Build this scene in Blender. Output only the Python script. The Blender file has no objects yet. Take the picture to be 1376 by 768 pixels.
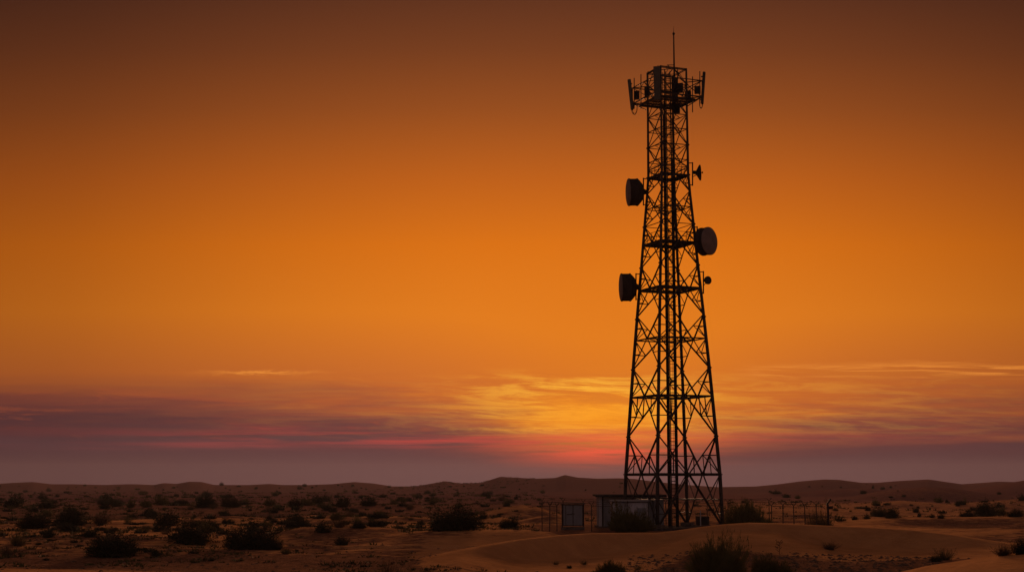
import bpy, math, random
import numpy as np
from mathutils import Vector, Matrix

# ------------------------------------------------------------------ camera, sky, sun, exposure
sc = bpy.context.scene
COL = sc.collection
F = 2000.0                      # focal length in pixels of the 1376 px wide photograph
CAMZ = 5.4
PITCH = math.atan((645 - 384) / F)
cp, sp = math.cos(PITCH), math.sin(PITCH)
cam_d = bpy.data.cameras.new('camera')
cam = bpy.data.objects.new('camera', cam_d)
COL.objects.link(cam)
cam.location = (0, 0, CAMZ)
cam.rotation_euler = (math.radians(90) + PITCH, 0, 0)
cam_d.sensor_width = 36.0
cam_d.lens = F / 1376 * 36
cam_d.clip_start = 0.5
cam_d.clip_end = 30000
sc.camera = cam

SUN_AZ = 4.4                    # degrees to the right of +Y
SUN_EL = 1.2
sc.view_settings.view_transform = 'Standard'
sc.view_settings.look = 'None'
sc.view_settings.gamma = 1
sc.view_settings.exposure = 0
sc.view_settings.use_curve_mapping = False
sc.cycles.use_denoising = True
sc.cycles.max_bounces = 5
sc.cycles.diffuse_bounces = 3
sc.cycles.volume_bounces = 1
sc.cycles.transparent_max_bounces = 8


def lin(c):
    out = []
    for v in c[:3]:
        v = v / 255.0
        out.append(v / 12.92 if v <= 0.04045 else ((v + 0.055) / 1.055) ** 2.4)
    return tuple(out) + (1.0,)


class NT:
    """small helper for node graphs"""
    def __init__(s, tree):
        s.t = tree; s.n = tree.nodes; s.l = tree.links

    def put(s, sock, v):
        if isinstance(v, bpy.types.NodeSocket):
            s.l.new(v, sock)
        else:
            sock.default_value = v

    def m(s, op, a, b=0.0, c=None, clamp=False):
        n = s.n.new('ShaderNodeMath'); n.operation = op; n.use_clamp = clamp
        s.put(n.inputs[0], a); s.put(n.inputs[1], b)
        if c is not None: s.put(n.inputs[2], c)
        return n.outputs[0]

    def rng(s, v, a, b, c=0.0, d=1.0, smooth=True):
        n = s.n.new('ShaderNodeMapRange')
        n.interpolation_type = 'SMOOTHSTEP' if smooth else 'LINEAR'
        s.put(n.inputs['Value'], v)
        n.inputs['From Min'].default_value = a; n.inputs['From Max'].default_value = b
        n.inputs['To Min'].default_value = c; n.inputs['To Max'].default_value = d
        return n.outputs[0]

    def noise(s, vec, scale, detail=4, rough=0.55, dist=0.0):
        n = s.n.new('ShaderNodeTexNoise')
        s.l.new(vec, n.inputs['Vector'])
        n.inputs['Scale'].default_value = scale; n.inputs['Detail'].default_value = detail
        n.inputs['Roughness'].default_value = rough; n.inputs['Distortion'].default_value = dist
        return n.outputs[0]

    def xyz(s, x, y, z):
        n = s.n.new('ShaderNodeCombineXYZ')
        s.put(n.inputs[0], x); s.put(n.inputs[1], y); s.put(n.inputs[2], z)
        return n.outputs[0]

    def ramp(s, fac, pts, interp='LINEAR'):
        n = s.n.new('ShaderNodeValToRGB'); cr = n.color_ramp; cr.interpolation = interp
        while len(cr.elements) < len(pts): cr.elements.new(0.5)
        for e, (p, c) in zip(cr.elements, pts):
            e.position = p; e.color = c
        s.put(n.inputs[0], fac)
        return n.outputs[0]

    def mix(s, fac, a, b, mode='MIX'):
        n = s.n.new('ShaderNodeMix'); n.data_type = 'RGBA'; n.blend_type = mode
        s.put(n.inputs[0], fac); s.put(n.inputs[6], a); s.put(n.inputs[7], b)
        return n.outputs[2]


world = bpy.data.worlds.new('World')
sc.world = world
world.use_nodes = True
world.node_tree.nodes.clear()
W = NT(world.node_tree)
tc = W.n.new('ShaderNodeTexCoord')
sep = W.n.new('ShaderNodeSeparateXYZ'); W.l.new(tc.outputs['Generated'], sep.inputs[0])
wx, wy, wz = sep.outputs
az = W.m('MULTIPLY', W.m('ARCTAN2', wx, wy), 57.29578)            # azimuth from +Y, degrees
el = W.m('MULTIPLY', W.m('ARCSINE', wz), 57.29578)               # elevation, degrees
# the glow is an arch that sinks a little away from the sun
el = W.m('MULTIPLY', el, W.m('ADD', 1.0, W.m('MULTIPLY', W.m('MINIMUM', W.m('MULTIPLY', az, az), 900.0), 0.00017)))
daz = W.m('SUBTRACT', az, SUN_AZ)
g = lambda v, s_: W.m('EXPONENT', W.m('MULTIPLY', W.m('POWER', W.m('DIVIDE', v, s_), 2.0), -1.0))
near = g(daz, 6.0)
wide = g(daz, 13.0)
# long flat cloud streaks: noise stretched along the horizon
v1 = W.xyz(W.m('MULTIPLY', az, 0.09), W.m('MULTIPLY', el, 1.5), 3.7)
v2 = W.xyz(W.m('MULTIPLY', az, 0.20), W.m('MULTIPLY', el, 3.3), 9.1)
n1 = W.noise(v1, 1.0, 5, 0.6, 0.3)
n2 = W.noise(v2, 1.0, 6, 0.62, 0.35)
inband = W.m('MULTIPLY', W.rng(el, 0.6, 1.8), W.rng(el, 4.9, 2.2))
warp = W.m('MULTIPLY', W.m('MULTIPLY', W.rng(az, -17.0, -4.0, 0.55, 1.0), inband), W.m('ADD', W.m('MULTIPLY', W.m('SUBTRACT', n1, 0.5), 3.8),
                           W.m('MULTIPLY', W.m('SUBTRACT', n2, 0.5), 1.9)))
el2 = W.m('ADD', W.m('ADD', el, warp), W.m('SUBTRACT', W.m('MULTIPLY', W.m('MULTIPLY', near, 1.7), W.m('MULTIPLY', W.rng(el, 0.3, 1.6), W.rng(el, 8.5, 3.5))), W.m('SUBTRACT', W.m('MULTIPLY', W.rng(az, -2.0, -15.0), W.m('MULTIPLY', inband, 0.6)), W.m('MULTIPLY', W.rng(az, 5.0, 12.0), W.m('MULTIPLY', inband, 0.35)))))
P = lambda e: (math.sqrt(max(0.0, (e + 1.0)) / 91.0))
base = W.ramp(W.m('SQRT', W.m('DIVIDE', W.m('ADD', W.m('MAXIMUM', el2, -1.0), 1.0), 91.0)), [
    (P(-1.0), lin((94, 66, 67))), (P(0.4), lin((104, 71, 73))), (P(1.2), lin((97, 61, 63))),
    (P(1.7), lin((104, 60, 60))), (P(2.6), lin((146, 76, 58))), (P(3.9), lin((204, 108, 44))),
    (P(6.5), lin((226, 124, 30))), (P(9.0), lin((218, 113, 20))), (P(11.5), lin((190, 95, 24))),
    (P(14.2), lin((148, 75, 28))), (P(16.5), lin((116, 59, 28))), (P(18.5), lin((92, 47, 27))),
    (P(26.0), lin((68, 40, 30))), (P(45.0), lin((84, 57, 45))), (P(90.0), lin((82, 58, 50)))])
# fading away from the sun's azimuth
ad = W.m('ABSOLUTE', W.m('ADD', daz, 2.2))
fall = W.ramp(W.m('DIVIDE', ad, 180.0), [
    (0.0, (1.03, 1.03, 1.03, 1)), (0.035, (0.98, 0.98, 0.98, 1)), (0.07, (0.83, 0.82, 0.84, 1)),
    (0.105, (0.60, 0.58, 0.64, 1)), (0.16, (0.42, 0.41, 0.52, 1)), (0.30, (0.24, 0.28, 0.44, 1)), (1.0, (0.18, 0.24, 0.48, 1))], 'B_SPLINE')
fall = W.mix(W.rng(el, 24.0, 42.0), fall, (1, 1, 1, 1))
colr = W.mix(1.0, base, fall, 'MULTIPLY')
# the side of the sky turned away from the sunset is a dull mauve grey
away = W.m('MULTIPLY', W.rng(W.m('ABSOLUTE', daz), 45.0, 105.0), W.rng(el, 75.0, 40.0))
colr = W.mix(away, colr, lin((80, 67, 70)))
# underlit streaks close to where the sun went down
elt = W.m('ADD', el, W.m('MULTIPLY', az, 0.035))
n3a = W.noise(W.xyz(W.m('MULTIPLY', az, 0.22), W.m('MULTIPLY', elt, 2.4), 21.3), 1.0, 8, 0.66, 1.0)
n3b = W.noise(W.xyz(W.m('MULTIPLY', az, 0.75), W.m('MULTIPLY', elt, 6.5), 4.3), 1.0, 6, 0.65, 1.2)
n3 = W.m('ADD', W.m('MULTIPLY', n3a, 0.76), W.m('MULTIPLY', n3b, 0.24))
str_y = W.m('MULTIPLY', W.m('MULTIPLY', W.rng(n3, 0.45, 0.62), W.m('MAXIMUM', g(W.m('ADD', daz, 1.2), 4.6), W.m('MULTIPLY', g(W.m('ADD', daz, -2.0), 12.0), 0.22))), W.m('MULTIPLY', W.rng(el, 1.3, 2.1), W.rng(el, 4.4, 3.5)))
colr = W.mix(W.m('MULTIPLY', str_y, 0.95), colr, lin((255, 184, 62)))
glow = W.m('MULTIPLY', g(W.m('SUBTRACT', daz, -0.9), 3.4), g(W.m('SUBTRACT', el, 2.35), 1.0))
colr = W.mix(W.m('MULTIPLY', glow, 0.85), colr, lin((255, 154, 28)))
bars = W.m('MULTIPLY', W.rng(n3, 0.50, 0.36), W.m('MULTIPLY', W.rng(el, 1.2, 2.0), W.rng(el, 4.6, 3.0)))
colr = W.mix(W.m('MULTIPLY', bars, 0.24), colr, lin((184, 88, 44)))
# red band just above the mauve layer
n4 = W.noise(W.xyz(W.m('MULTIPLY', az, 0.12), W.m('MULTIPLY', el, 3.2), 41.3), 1.0, 5, 0.55, 0.3)
red = W.m('MULTIPLY', W.m('MULTIPLY', W.rng(n4, 0.40, 0.62), g(W.m('ADD', daz, 5.0), 10.5)), g(W.m('SUBTRACT', el, W.m('ADD', 1.65, W.m('MULTIPLY', W.m('SUBTRACT', n1, 0.5), 1.6))), 0.30))
colr = W.mix(W.m('MULTIPLY', red, 0.85), colr, lin((196, 70, 62)))
redc = W.m('MULTIPLY', W.m('MULTIPLY', g(W.m('ADD', daz, 0.8), 3.2), g(W.m('SUBTRACT', el, 1.2), 0.55)), W.rng(n2, 0.30, 0.62))
colr = W.mix(W.m('MULTIPLY', redc, 0.95), colr, lin((248, 90, 62)))
# thin gold wisps higher up
n5 = W.noise(W.xyz(W.m('MULTIPLY', az, 0.30), W.m('MULTIPLY', el, 6.0), 7.7), 1.0, 5, 0.6, 0.6)
wle = W.m('ADD', W.m('SUBTRACT', el, 4.12), W.m('MULTIPLY', W.m('SUBTRACT', W.noise(W.xyz(az, W.m('MULTIPLY', el, 3.0), 2.2), 1.3, 4, 0.6, 0.5), 0.5), 0.42))
wl = W.m('MULTIPLY', W.m('MULTIPLY', g(W.m('SUBTRACT', az, -9.5), 1.7), g(wle, 0.065)), W.rng(n5, 0.30, 0.52))
wr = W.m('MULTIPLY', W.rng(az, 8.0, 10.5), g(W.m('SUBTRACT', W.m('SUBTRACT', el, 4.25), W.m('MULTIPLY', W.m('SUBTRACT', n1, 0.5), 1.2)), 0.17))
wm = W.m('ADD', W.m('MULTIPLY', wl, 1.0), W.m('MULTIPLY', W.m('MULTIPLY', wr, W.rng(n5, 0.42, 0.60)), 0.85))
colr = W.mix(wm, colr, lin((230, 138, 54)))
# physical dusk sky adds its own faint share
nish = W.n.new('ShaderNodeTexSky'); nish.sky_type = 'NISHITA'; nish.sun_disc = False
nish.sun_elevation = math.radians(SUN_EL); nish.sun_rotation = math.radians(SUN_AZ)
nish.dust_density = 6.0; nish.air_density = 1.6
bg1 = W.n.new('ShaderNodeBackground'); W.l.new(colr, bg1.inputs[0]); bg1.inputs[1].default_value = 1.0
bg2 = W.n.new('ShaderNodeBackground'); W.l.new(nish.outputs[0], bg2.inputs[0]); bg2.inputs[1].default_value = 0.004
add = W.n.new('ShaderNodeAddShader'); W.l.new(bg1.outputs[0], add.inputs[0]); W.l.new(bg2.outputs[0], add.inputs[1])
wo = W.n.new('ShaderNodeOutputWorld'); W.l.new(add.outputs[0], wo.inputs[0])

sun_d = bpy.data.lights.new('sun', 'SUN')
sun_d.energy = 2.7
sun_d.angle = math.radians(7)
sun_d.color = (1.0, 0.50, 0.27)
sun = bpy.data.objects.new('sun', sun_d); COL.objects.link(sun)
_d = Vector((math.sin(math.radians(SUN_AZ)), math.cos(math.radians(SUN_AZ)), math.tan(math.radians(6.0))))
sun.rotation_euler = _d.to_track_quat('Z', 'Y').to_euler()

# ------------------------------------------------------------------ photograph <-> place
def elev(py):                   # tan of elevation above the horizontal for a picture row
    return math.tan(PITCH + math.atan((384 - py) / F))

def zat(py, Y):                 # height of a point at ground distance Y (straight ahead) seen at row py
    return CAMZ + Y * elev(py)

def xat(px, py, Y):
    depth = Y * cp + (zat(py, Y) - CAMZ) * sp
    return (px - 688) / F * depth

def at(px, py, Y):
    return Vector((xat(px, py, Y), Y, zat(py, Y)))

# ------------------------------------------------------------------ noise
def _hash(ix, iy, seed):
    h = (ix.astype(np.int64) * 374761393 + iy.astype(np.int64) * 668265263 + seed * 1442695041) & 0xFFFFFFFF
    h = ((h ^ (h >> 13)) * 1274126177) & 0xFFFFFFFF
    h = h ^ (h >> 16)
    return (h & 0xFFFF) / 65535.0

def vnoise(x, y, seed=0):
    ix = np.floor(x); iy = np.floor(y)
    fx = x - ix; fy = y - iy
    fx = fx * fx * fx * (fx * (fx * 6 - 15) + 10); fy = fy * fy * fy * (fy * (fy * 6 - 15) + 10)
    a = _hash(ix, iy, seed); b = _hash(ix + 1, iy, seed); c = _hash(ix, iy + 1, seed); d = _hash(ix + 1, iy + 1, seed)
    return (a + (b - a) * fx) * (1 - fy) + (c + (d - c) * fx) * fy

def fbm(x, y, seed=0, octv=4, gain=0.5):
    s = 0.0; a = 1.0; t = 0.0
    for k in range(octv):
        ca, sa = math.cos(k * 0.7), math.sin(k * 0.7)
        s = s + a * (vnoise((x * ca - y * sa) * 2 ** k + 17 * k, (x * sa + y * ca) * 2 ** k - 11 * k, seed + k) - 0.5)
        t += a; a *= gain
    return s / t * 2

def sstep(a, b, x):
    t = np.clip((x - a) / (b - a), 0, 1)
    return t * t * (3 - 2 * t)

def smax(a, b, k):
    return np.maximum(a, b) + np.maximum(k - np.abs(a - b), 0) ** 2 / (4 * k)

# ------------------------------------------------------------------ terrain
# crest lines: px, py in the photograph, distance -> fixed dunes in the place
def ridge(pts, dist, lf, lb, foot=-1.0, wob=0.0, seed=1, slip=None):
    px = np.array([p[0] for p in pts], float); py = np.array([p[1] for p in pts], float)
    if callable(dist): dd = np.array([dist(p) for p in px])
    else: dd = np.full(len(px), float(dist))
    tt = (px - 688) / F / cp                                    # azimuth tangent X/Y on level ground
    zz = np.array([zat(b, c) for b, c in zip(py, dd)])
    def h(x, y):
        t = x / np.maximum(y, 1.0)
        dc = np.interp(t, tt, dd); zc = np.interp(t, tt, zz)
        if wob: dc = dc * (1 + wob * fbm(x / (dc.mean() * 0.08), y * 0 + seed, seed, 2))
        u = dc - y
        pf = 0.5 + 0.5 * np.cos(np.pi * np.clip(u / lf, 0, 1))
        pb = 0.5 + 0.5 * np.cos(np.pi * np.clip(-u / lb, 0, 1))
        p = np.where(u > 0, pf, pb)
        if slip is not None:
            fr = np.interp(t, (np.array(slip[0]) - 688) / F, slip[1])
            p = np.where(u > 0, p * (1 - fr * sstep(1.0, 6.5, u)), p)
        e = sstep(tt[0] - 0.03, tt[0], t) * (1 - sstep(tt[-1], tt[-1] + 0.03, t))
        return foot + (zc - foot) * p * e - 90 * (1 - sstep(0.0, 0.03, p * e))
    return h

RIDGES = [
    # far skyline, left to right
    (ridge([(-400, 648), (-150, 651), (0, 650), (30, 648), (55, 647), (80, 650), (110, 650), (150, 651), (180, 650), (190, 650), (215, 651),
            (228, 648.5), (245, 649.5), (262, 646.5), (278, 647), (295, 651), (340, 651), (368, 649.5), (385, 651), (420, 651),
            (450, 650), (480, 647), (505, 649), (530, 653), (575, 653), (620, 652), (700, 654)], 1350, 330, 600, -6.5), 0.6),
    (ridge([(530, 655), (560, 653), (600, 646), (620, 649), (648, 648), (672, 640), (690, 641), (720, 642.5), (745, 641.5), (758, 637.5), (775, 641),
            (800, 642.5), (830, 642), (850, 643), (880, 647), (920, 651), (960, 654), (985, 656)], 1080, 330, 400, -5.0), 0.6),
    (ridge([(880, 656), (960, 654), (1010, 653), (1040, 650), (1070, 646), (1100, 643.5), (1120, 644), (1150, 648), (1170, 648), (1200, 645.5),
            (1238, 643.5), (1262, 647), (1282, 650), (1310, 648), (1330, 646.5), (1350, 647), (1400, 652), (1600, 648), (1900, 650)], 980, 250, 400, -5.0), 0.6),
    (ridge([(1265, 662), (1300, 656), (1330, 651), (1352, 647), (1376, 643), (1450, 640), (1600, 645), (1800, 655)], 560, 130, 200, -3.5), 0.5),
    (ridge([(1130, 668), (1170, 660), (1200, 655.5), (1235, 653.5), (1265, 655), (1300, 660), (1350, 667)], 470, 85, 120, -3.0), 0.5),
    (ridge([(985, 668), (1030, 662), (1075, 660), (1120, 656.5), (1160, 656), (1190, 661)], 600, 110, 150, -3.5), 0.5),
    (ridge([(1090, 690), (1150, 677), (1200, 672), (1260, 677), (1330, 672), (1376, 668), (1500, 672), (1700, 690)], 330, 60, 80, -1.8), 0.4),
    # middle distance
    (ridge([(640, 690), (675, 681), (700, 678), (725, 681), (745, 688), (765, 696)], 235, 30, 24, -0.6), 0.3),
    (ridge([(690, 700), (720, 694), (742, 692), (770, 700)], 198, 14, 16, -0.5), 0.3),
    (ridge([(560, 708), (600, 702), (640, 697), (675, 694), (700, 700)], 205, 22, 20, -0.6), 0.3),
    (ridge([(330, 724), (375, 714), (415, 708), (470, 707), (530, 709), (560, 714), (590, 722)], 158, 16, 16, -0.5), 0.3),
    (ridge([(470, 728), (520, 719), (565, 713), (620, 712), (700, 711), (740, 715), (775, 722)], 150, 15, 18, -0.5), 0.3),
    (ridge([(1060, 716), (1110, 702), (1160, 698), (1230, 695), (1376, 694), (1500, 695), (1700, 700)], 190, 17, 30, -0.4), 0.4),
    (ridge([(1240, 724), (1290, 716), (1340, 706), (1376, 700), (1450, 698), (1600, 705)], 165, 14, 14, -0.4), 0.3),
    # the smooth dune in front of the compound
    (ridge([(545, 757), (570, 749), (610, 740), (650, 732), (700, 724), (750, 718.5), (790, 716), (850, 715), (880, 715), (905, 712), (935, 707.5),
            (970, 703.5), (1000, 701.5), (1040, 702.5), (1100, 705.5), (1160, 708), (1220, 712), (1270, 718), (1320, 726), (1376, 735), (1480, 745)],
           lambda p: float(np.interp(p, [545, 700, 850, 1000, 1376], [110, 124, 138, 143, 138])), 36, 13, -1.45,
           slip=([500, 620, 690, 790, 850, 930, 1040, 1130, 1230, 1290, 1376], [0.0, 0.1, 0.6, 0.85, 0.5, 0.14, 0.2, 0.58, 0.7, 0.35, 0.12])), 0.25),
    # the dune cut by the lower right corner
    (ridge([(1100, 790), (1180, 772), (1230, 760), (1280, 752), (1330, 744.5), (1376, 739), (1500, 733), (1700, 738)], 74, 40, 7, -2.0), 0.25),
]

def height(x, y):
    x = np.asarray(x, float); y = np.asarray(y, float)
    r = np.hypot(x, y)
    amp = np.interp(r, [0, 60, 110, 180, 300, 600, 1200, 4000], [0.02, 0.12, 0.40, 0.75, 1.0, 1.5, 2.3, 4.0])
    comp = np.exp(-(np.clip(np.abs(x - 18) - 17, 0, None) / 9) ** 2 - (np.clip(np.abs(y - 172) - 14, 0, None) / 10) ** 2)
    amp = amp * (1 - 0.94 * comp)
    T = x / np.maximum(y, 1) * F + 688
    amp = amp * (1 - 0.65 * sstep(940, 1010, T) * sstep(230, 330, r))
    sy = np.interp(r, [0, 200, 1000], [1.0, 1.3, 2.0])
    n = fbm(x / (16 * sy), y / (11 * sy), 3, 4, 0.55)
    n = np.where(r > 260, n * 0.5 + 0.8 * fbm(x / 85, y / 60, 13, 4, 0.55), n)
    b = np.interp(r, [0, 12, 30, 50, 75, 115, 138, 155, 350, 700, 1250, 2000, 5200], [3.75, 3.7, 2.6, 1.0, -0.55, -0.85, -0.5, 0.0, 0.0, -1.0, -4.0, -18.0, -60.0])
    fwd = np.clip(y / np.maximum(r, 1), 0, 1)
    h = b + amp * n - 0.25 * amp
    low = h
    for f, k in RIDGES:
        rr = f(x, y)
        rr = np.where(y > 5, rr, -50.0)
        h = smax(h, rr + 0.05 * amp * n * (r > 170), k)
    h = np.where(fwd > 0.3, h, low)
    return h

def build_terrain():
    rs = np.concatenate([np.linspace(0.5, 60, 50), np.geomspace(60.6, 300, 520), np.geomspace(301, 1500, 420), np.geomspace(1510, 5200, 50)])
    a_in = np.radians(np.arange(-24, 24.001, 0.062))
    a_out = np.radians(np.concatenate([np.arange(26, 336, 3.0)]))
    an = np.concatenate([a_in, a_out])
    nr, na = len(rs), len(an)
    R, A = np.meshgrid(rs, an, indexing='ij')
    X = R * np.sin(A); Y = R * np.cos(A)
    Z = height(X, Y)
    co = np.stack([X, Y, Z], -1).reshape(-1, 3)
    i, j = np.meshgrid(np.arange(nr - 1), np.arange(na), indexing='ij')
    j2 = (j + 1) % na
    q = np.stack([i * na + j, i * na + j2, (i + 1) * na + j2, (i + 1) * na + j], -1).reshape(-1, 4)[:, ::-1]
    me = bpy.data.meshes.new('ground')
    me.vertices.add(len(co)); me.vertices.foreach_set('co', co.ravel().astype(np.float32))
    me.loops.add(q.size); me.loops.foreach_set('vertex_index', q.ravel().astype(np.int32))
    me.polygons.add(len(q)); me.polygons.foreach_set('loop_start', np.arange(0, q.size, 4, dtype=np.int32))
    me.polygons.foreach_set('use_smooth', np.ones(len(q), bool))
    me.update(calc_edges=True)
    # gravel: 0 = clean blown sand, 1 = stony desert floor
    T = X / np.maximum(Y, 1) * F + 688                           # direction expressed as a picture column
    nz = fbm(X / 9, Y / 6, 31, 4)
    clean_front = sstep(540, 600, T + nz * 25) * sstep(0, 8, Y + nz * 8 - 102 - 16 * sstep(800, 930, T)) * (1 - sstep(140, 146, Y + nz * 2))
    clean_corner = sstep(1170, 1210, T + nz * 20) * (1 - sstep(72, 80, Y))
    gr = 0.42 + 0.6 * nz
    left_floor = (1 - sstep(122, 142, Y + nz * 14)) * (1 - sstep(520, 640, T + nz * 60)) * sstep(95, 104, Y + 12 * fbm(X / 14, Y / 10, 77, 3) + (T - 200) * 0.02)
    gr = np.maximum(gr, 0.85 * left_floor + 0.2 * nz)
    gr = np.maximum(gr, (0.75 + 0.3 * nz) * np.exp(-((Y - 140) / 12) ** 2 - ((T - 600) / 110) ** 2))
    gr = np.maximum(gr, (0.9 + 0.3 * nz) * np.exp(-((Y - 168) / 26) ** 4 - ((T - 900) / 230) ** 4))
    gr = np.maximum(gr, (0.8 + 0.3 * nz) * np.exp(-((Y - 180) / 12) ** 2 - ((T - 1270) / 110) ** 4))
    gr = np.maximum(gr, (0.85 + 0.5 * nz) * sstep(840, 880, T) * (1 - sstep(118, 126, Y + nz * 10)))
    gr = np.where(Y > 230, 0.52 + 0.4 * sstep(330, 600, Y) + 0.5 * fbm(X / 60, Y / 45, 9, 4) + 0.25 * (1 - sstep(560, 700, T)), gr)
    gr = gr * (1 - clean_front) * (1 - clean_corner)
    at_ = me.attributes.new('gravel', 'FLOAT', 'POINT')
    at_.data.foreach_set('value', np.clip(gr, 0, 1).ravel().astype(np.float32))
    o = bpy.data.objects.new('ground', me); COL.objects.link(o)
    o['kind'] = 'structure'
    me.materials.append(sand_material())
    return o

def ground_z(x, y):
    return float(height(np.array([x]), np.array([y]))[0])

_YS = np.concatenate([np.linspace(50, 300, 2600), np.geomspace(300.5, 2500, 2600)])
def ground_at(px, py):
    """where the line of sight through a picture point first meets the ground"""
    e = elev(py)
    X = (px - 688) / F * (_YS * cp + _YS * e * sp)
    d = height(X, _YS) - (CAMZ + _YS * e)
    k = np.argmax(d >= 0)
    if d[k] < 0: k = len(_YS) - 1
    return float(X[k]), float(_YS[k])

# ------------------------------------------------------------------ materials
def new_mat(name):
    m = bpy.data.materials.new(name); m.use_nodes = True
    nt = NT(m.node_tree); b = m.node_tree.nodes['Principled BSDF']
    return m, nt, b

def sand_material():
    m, N, b = new_mat('sand')
    geo = N.n.new('ShaderNodeNewGeometry'); pos = geo.outputs['Position']
    at_ = N.n.new('ShaderNodeAttribute'); at_.attribute_name = 'gravel'
    big0 = N.noise(pos, 0.05, 4)
    mid = N.noise(pos, 0.8, 5, 0.6)
    big = N.m('ADD', N.m('MULTIPLY', big0, 0.5), N.m('MULTIPLY', N.noise(pos, 0.45, 6, 0.68), 0.5))
    fine = N.noise(pos, 7.0, 3, 0.7)
    sand = N.ramp(big, [(0.34, (0.46, 0.22, 0.088, 1)), (0.64, (0.72, 0.36, 0.145, 1))])
    clod = N.m('ADD', N.m('MULTIPLY', fine, 0.4), N.m('MULTIPLY', N.noise(pos, 1.9, 6, 0.75), 0.6))
    stone = N.ramp(clod, [(0.38, (0.060, 0.036, 0.028, 1)), (0.5, (0.17, 0.087, 0.058, 1)), (0.62, (0.36, 0.18, 0.105, 1))])
    gm = N.rng(N.m('ADD', at_.outputs['Fac'], N.m('MULTIPLY', N.m('SUBTRACT', mid, 0.5), 1.3)), 0.28, 0.66)
    col = N.mix(N.m('MULTIPLY', gm, 0.88), sand, stone)
    speck = N.rng(N.noise(pos, 2.6, 2, 0.5), 0.64, 0.70)
    col = N.mix(N.m('MULTIPLY', N.m('MULTIPLY', speck, 0.6), at_.outputs['Fac']), col, (0.07, 0.05, 0.035, 1))
    sy_ = N.n.new('ShaderNodeSeparateXYZ'); N.l.new(pos, sy_.inputs[0])
    col = N.mix(N.rng(N.m('ADD', sy_.outputs[1], N.m('MULTIPLY', big0, 120.0)), 190.0, 620.0, 0.0, 0.82), col, (0.25, 0.125, 0.115, 1))  # far ground turns mauve with distance, haze painted into the colour
    N.l.new(col, b.inputs['Base Color'])
    b.inputs['Roughness'].default_value = 0.95
    b.inputs['Specular IOR Level'].default_value = 0.0
    wv = N.n.new('ShaderNodeTexWave'); wv.wave_type = 'BANDS'; wv.bands_direction = 'DIAGONAL'
    N.l.new(pos, wv.inputs['Vector']); wv.inputs['Scale'].default_value = 1.3
    wv.inputs['Distortion'].default_value = 5.0; wv.inputs['Detail'].default_value = 2; wv.inputs['Detail Scale'].default_value = 0.6
    h = N.m('ADD', N.m('MULTIPLY', wv.outputs['Fac'], N.m('MULTIPLY', N.m('SUBTRACT', 1.0, gm), 0.10)),
            N.m('ADD', N.m('MULTIPLY', fine, N.m('MULTIPLY', gm, 0.16)), N.m('ADD', N.m('MULTIPLY', mid, 0.30), N.m('MULTIPLY', N.noise(pos, 22.0, 2, 0.6), 0.03))))
    bp = N.n.new('ShaderNodeBump'); bp.inputs['Strength'].default_value = 0.8; bp.inputs['Distance'].default_value = 1.0
    N.l.new(h, bp.inputs['Height']); N.l.new(bp.outputs[0], b.inputs['Normal'])
    return m

def simple(name, c1, c2, scale=3.0, rough=0.6, metal=0.0, bump=0.0, stretch=None):
    m, N, b = new_mat(name)
    t = N.n.new('ShaderNodeTexCoord'); v = t.outputs['Object']
    if stretch:
        mp = N.n.new('ShaderNodeMapping'); mp.inputs['Scale'].default_value = stretch; N.l.new(v, mp.inputs[0]); v = mp.outputs[0]
    n = N.noise(v, scale, 5, 0.6)
    N.l.new(N.ramp(n, [(0.32, tuple(c1) + (1,)), (0.68, tuple(c2) + (1,))]), b.inputs['Base Color'])
    b.inputs['Specular IOR Level'].default_value = 0.0 if rough >= 0.75 else 0.3
    b.inputs['Roughness'].default_value = rough; b.inputs['Metallic'].default_value = metal
    if bump:
        bp = N.n.new('ShaderNodeBump'); bp.inputs['Strength'].default_value = bump; bp.inputs['Distance'].default_value = 0.03
        N.l.new(n, bp.inputs['Height']); N.l.new(bp.outputs[0], b.inputs['Normal'])
    return m

def foliage_mat(name, c1, c2):
    m, N, b = new_mat(name)
    geo = N.n.new('ShaderNodeNewGeometry')
    n = N.noise(geo.outputs['Position'], 1.6, 3, 0.6)
    oi = N.n.new('ShaderNodeObjectInfo')
    f = N.m('ADD', N.m('MULTIPLY', n, 0.7), N.m('MULTIPLY', oi.outputs['Random'], 0.3))
    N.l.new(N.ramp(f, [(0.3, tuple(c1) + (1,)), (0.7, tuple(c2) + (1,))]), b.inputs['Base Color'])
    b.inputs['Roughness'].default_value = 0.85
    b.inputs['Specular IOR Level'].default_value = 0.15
    return m

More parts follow.
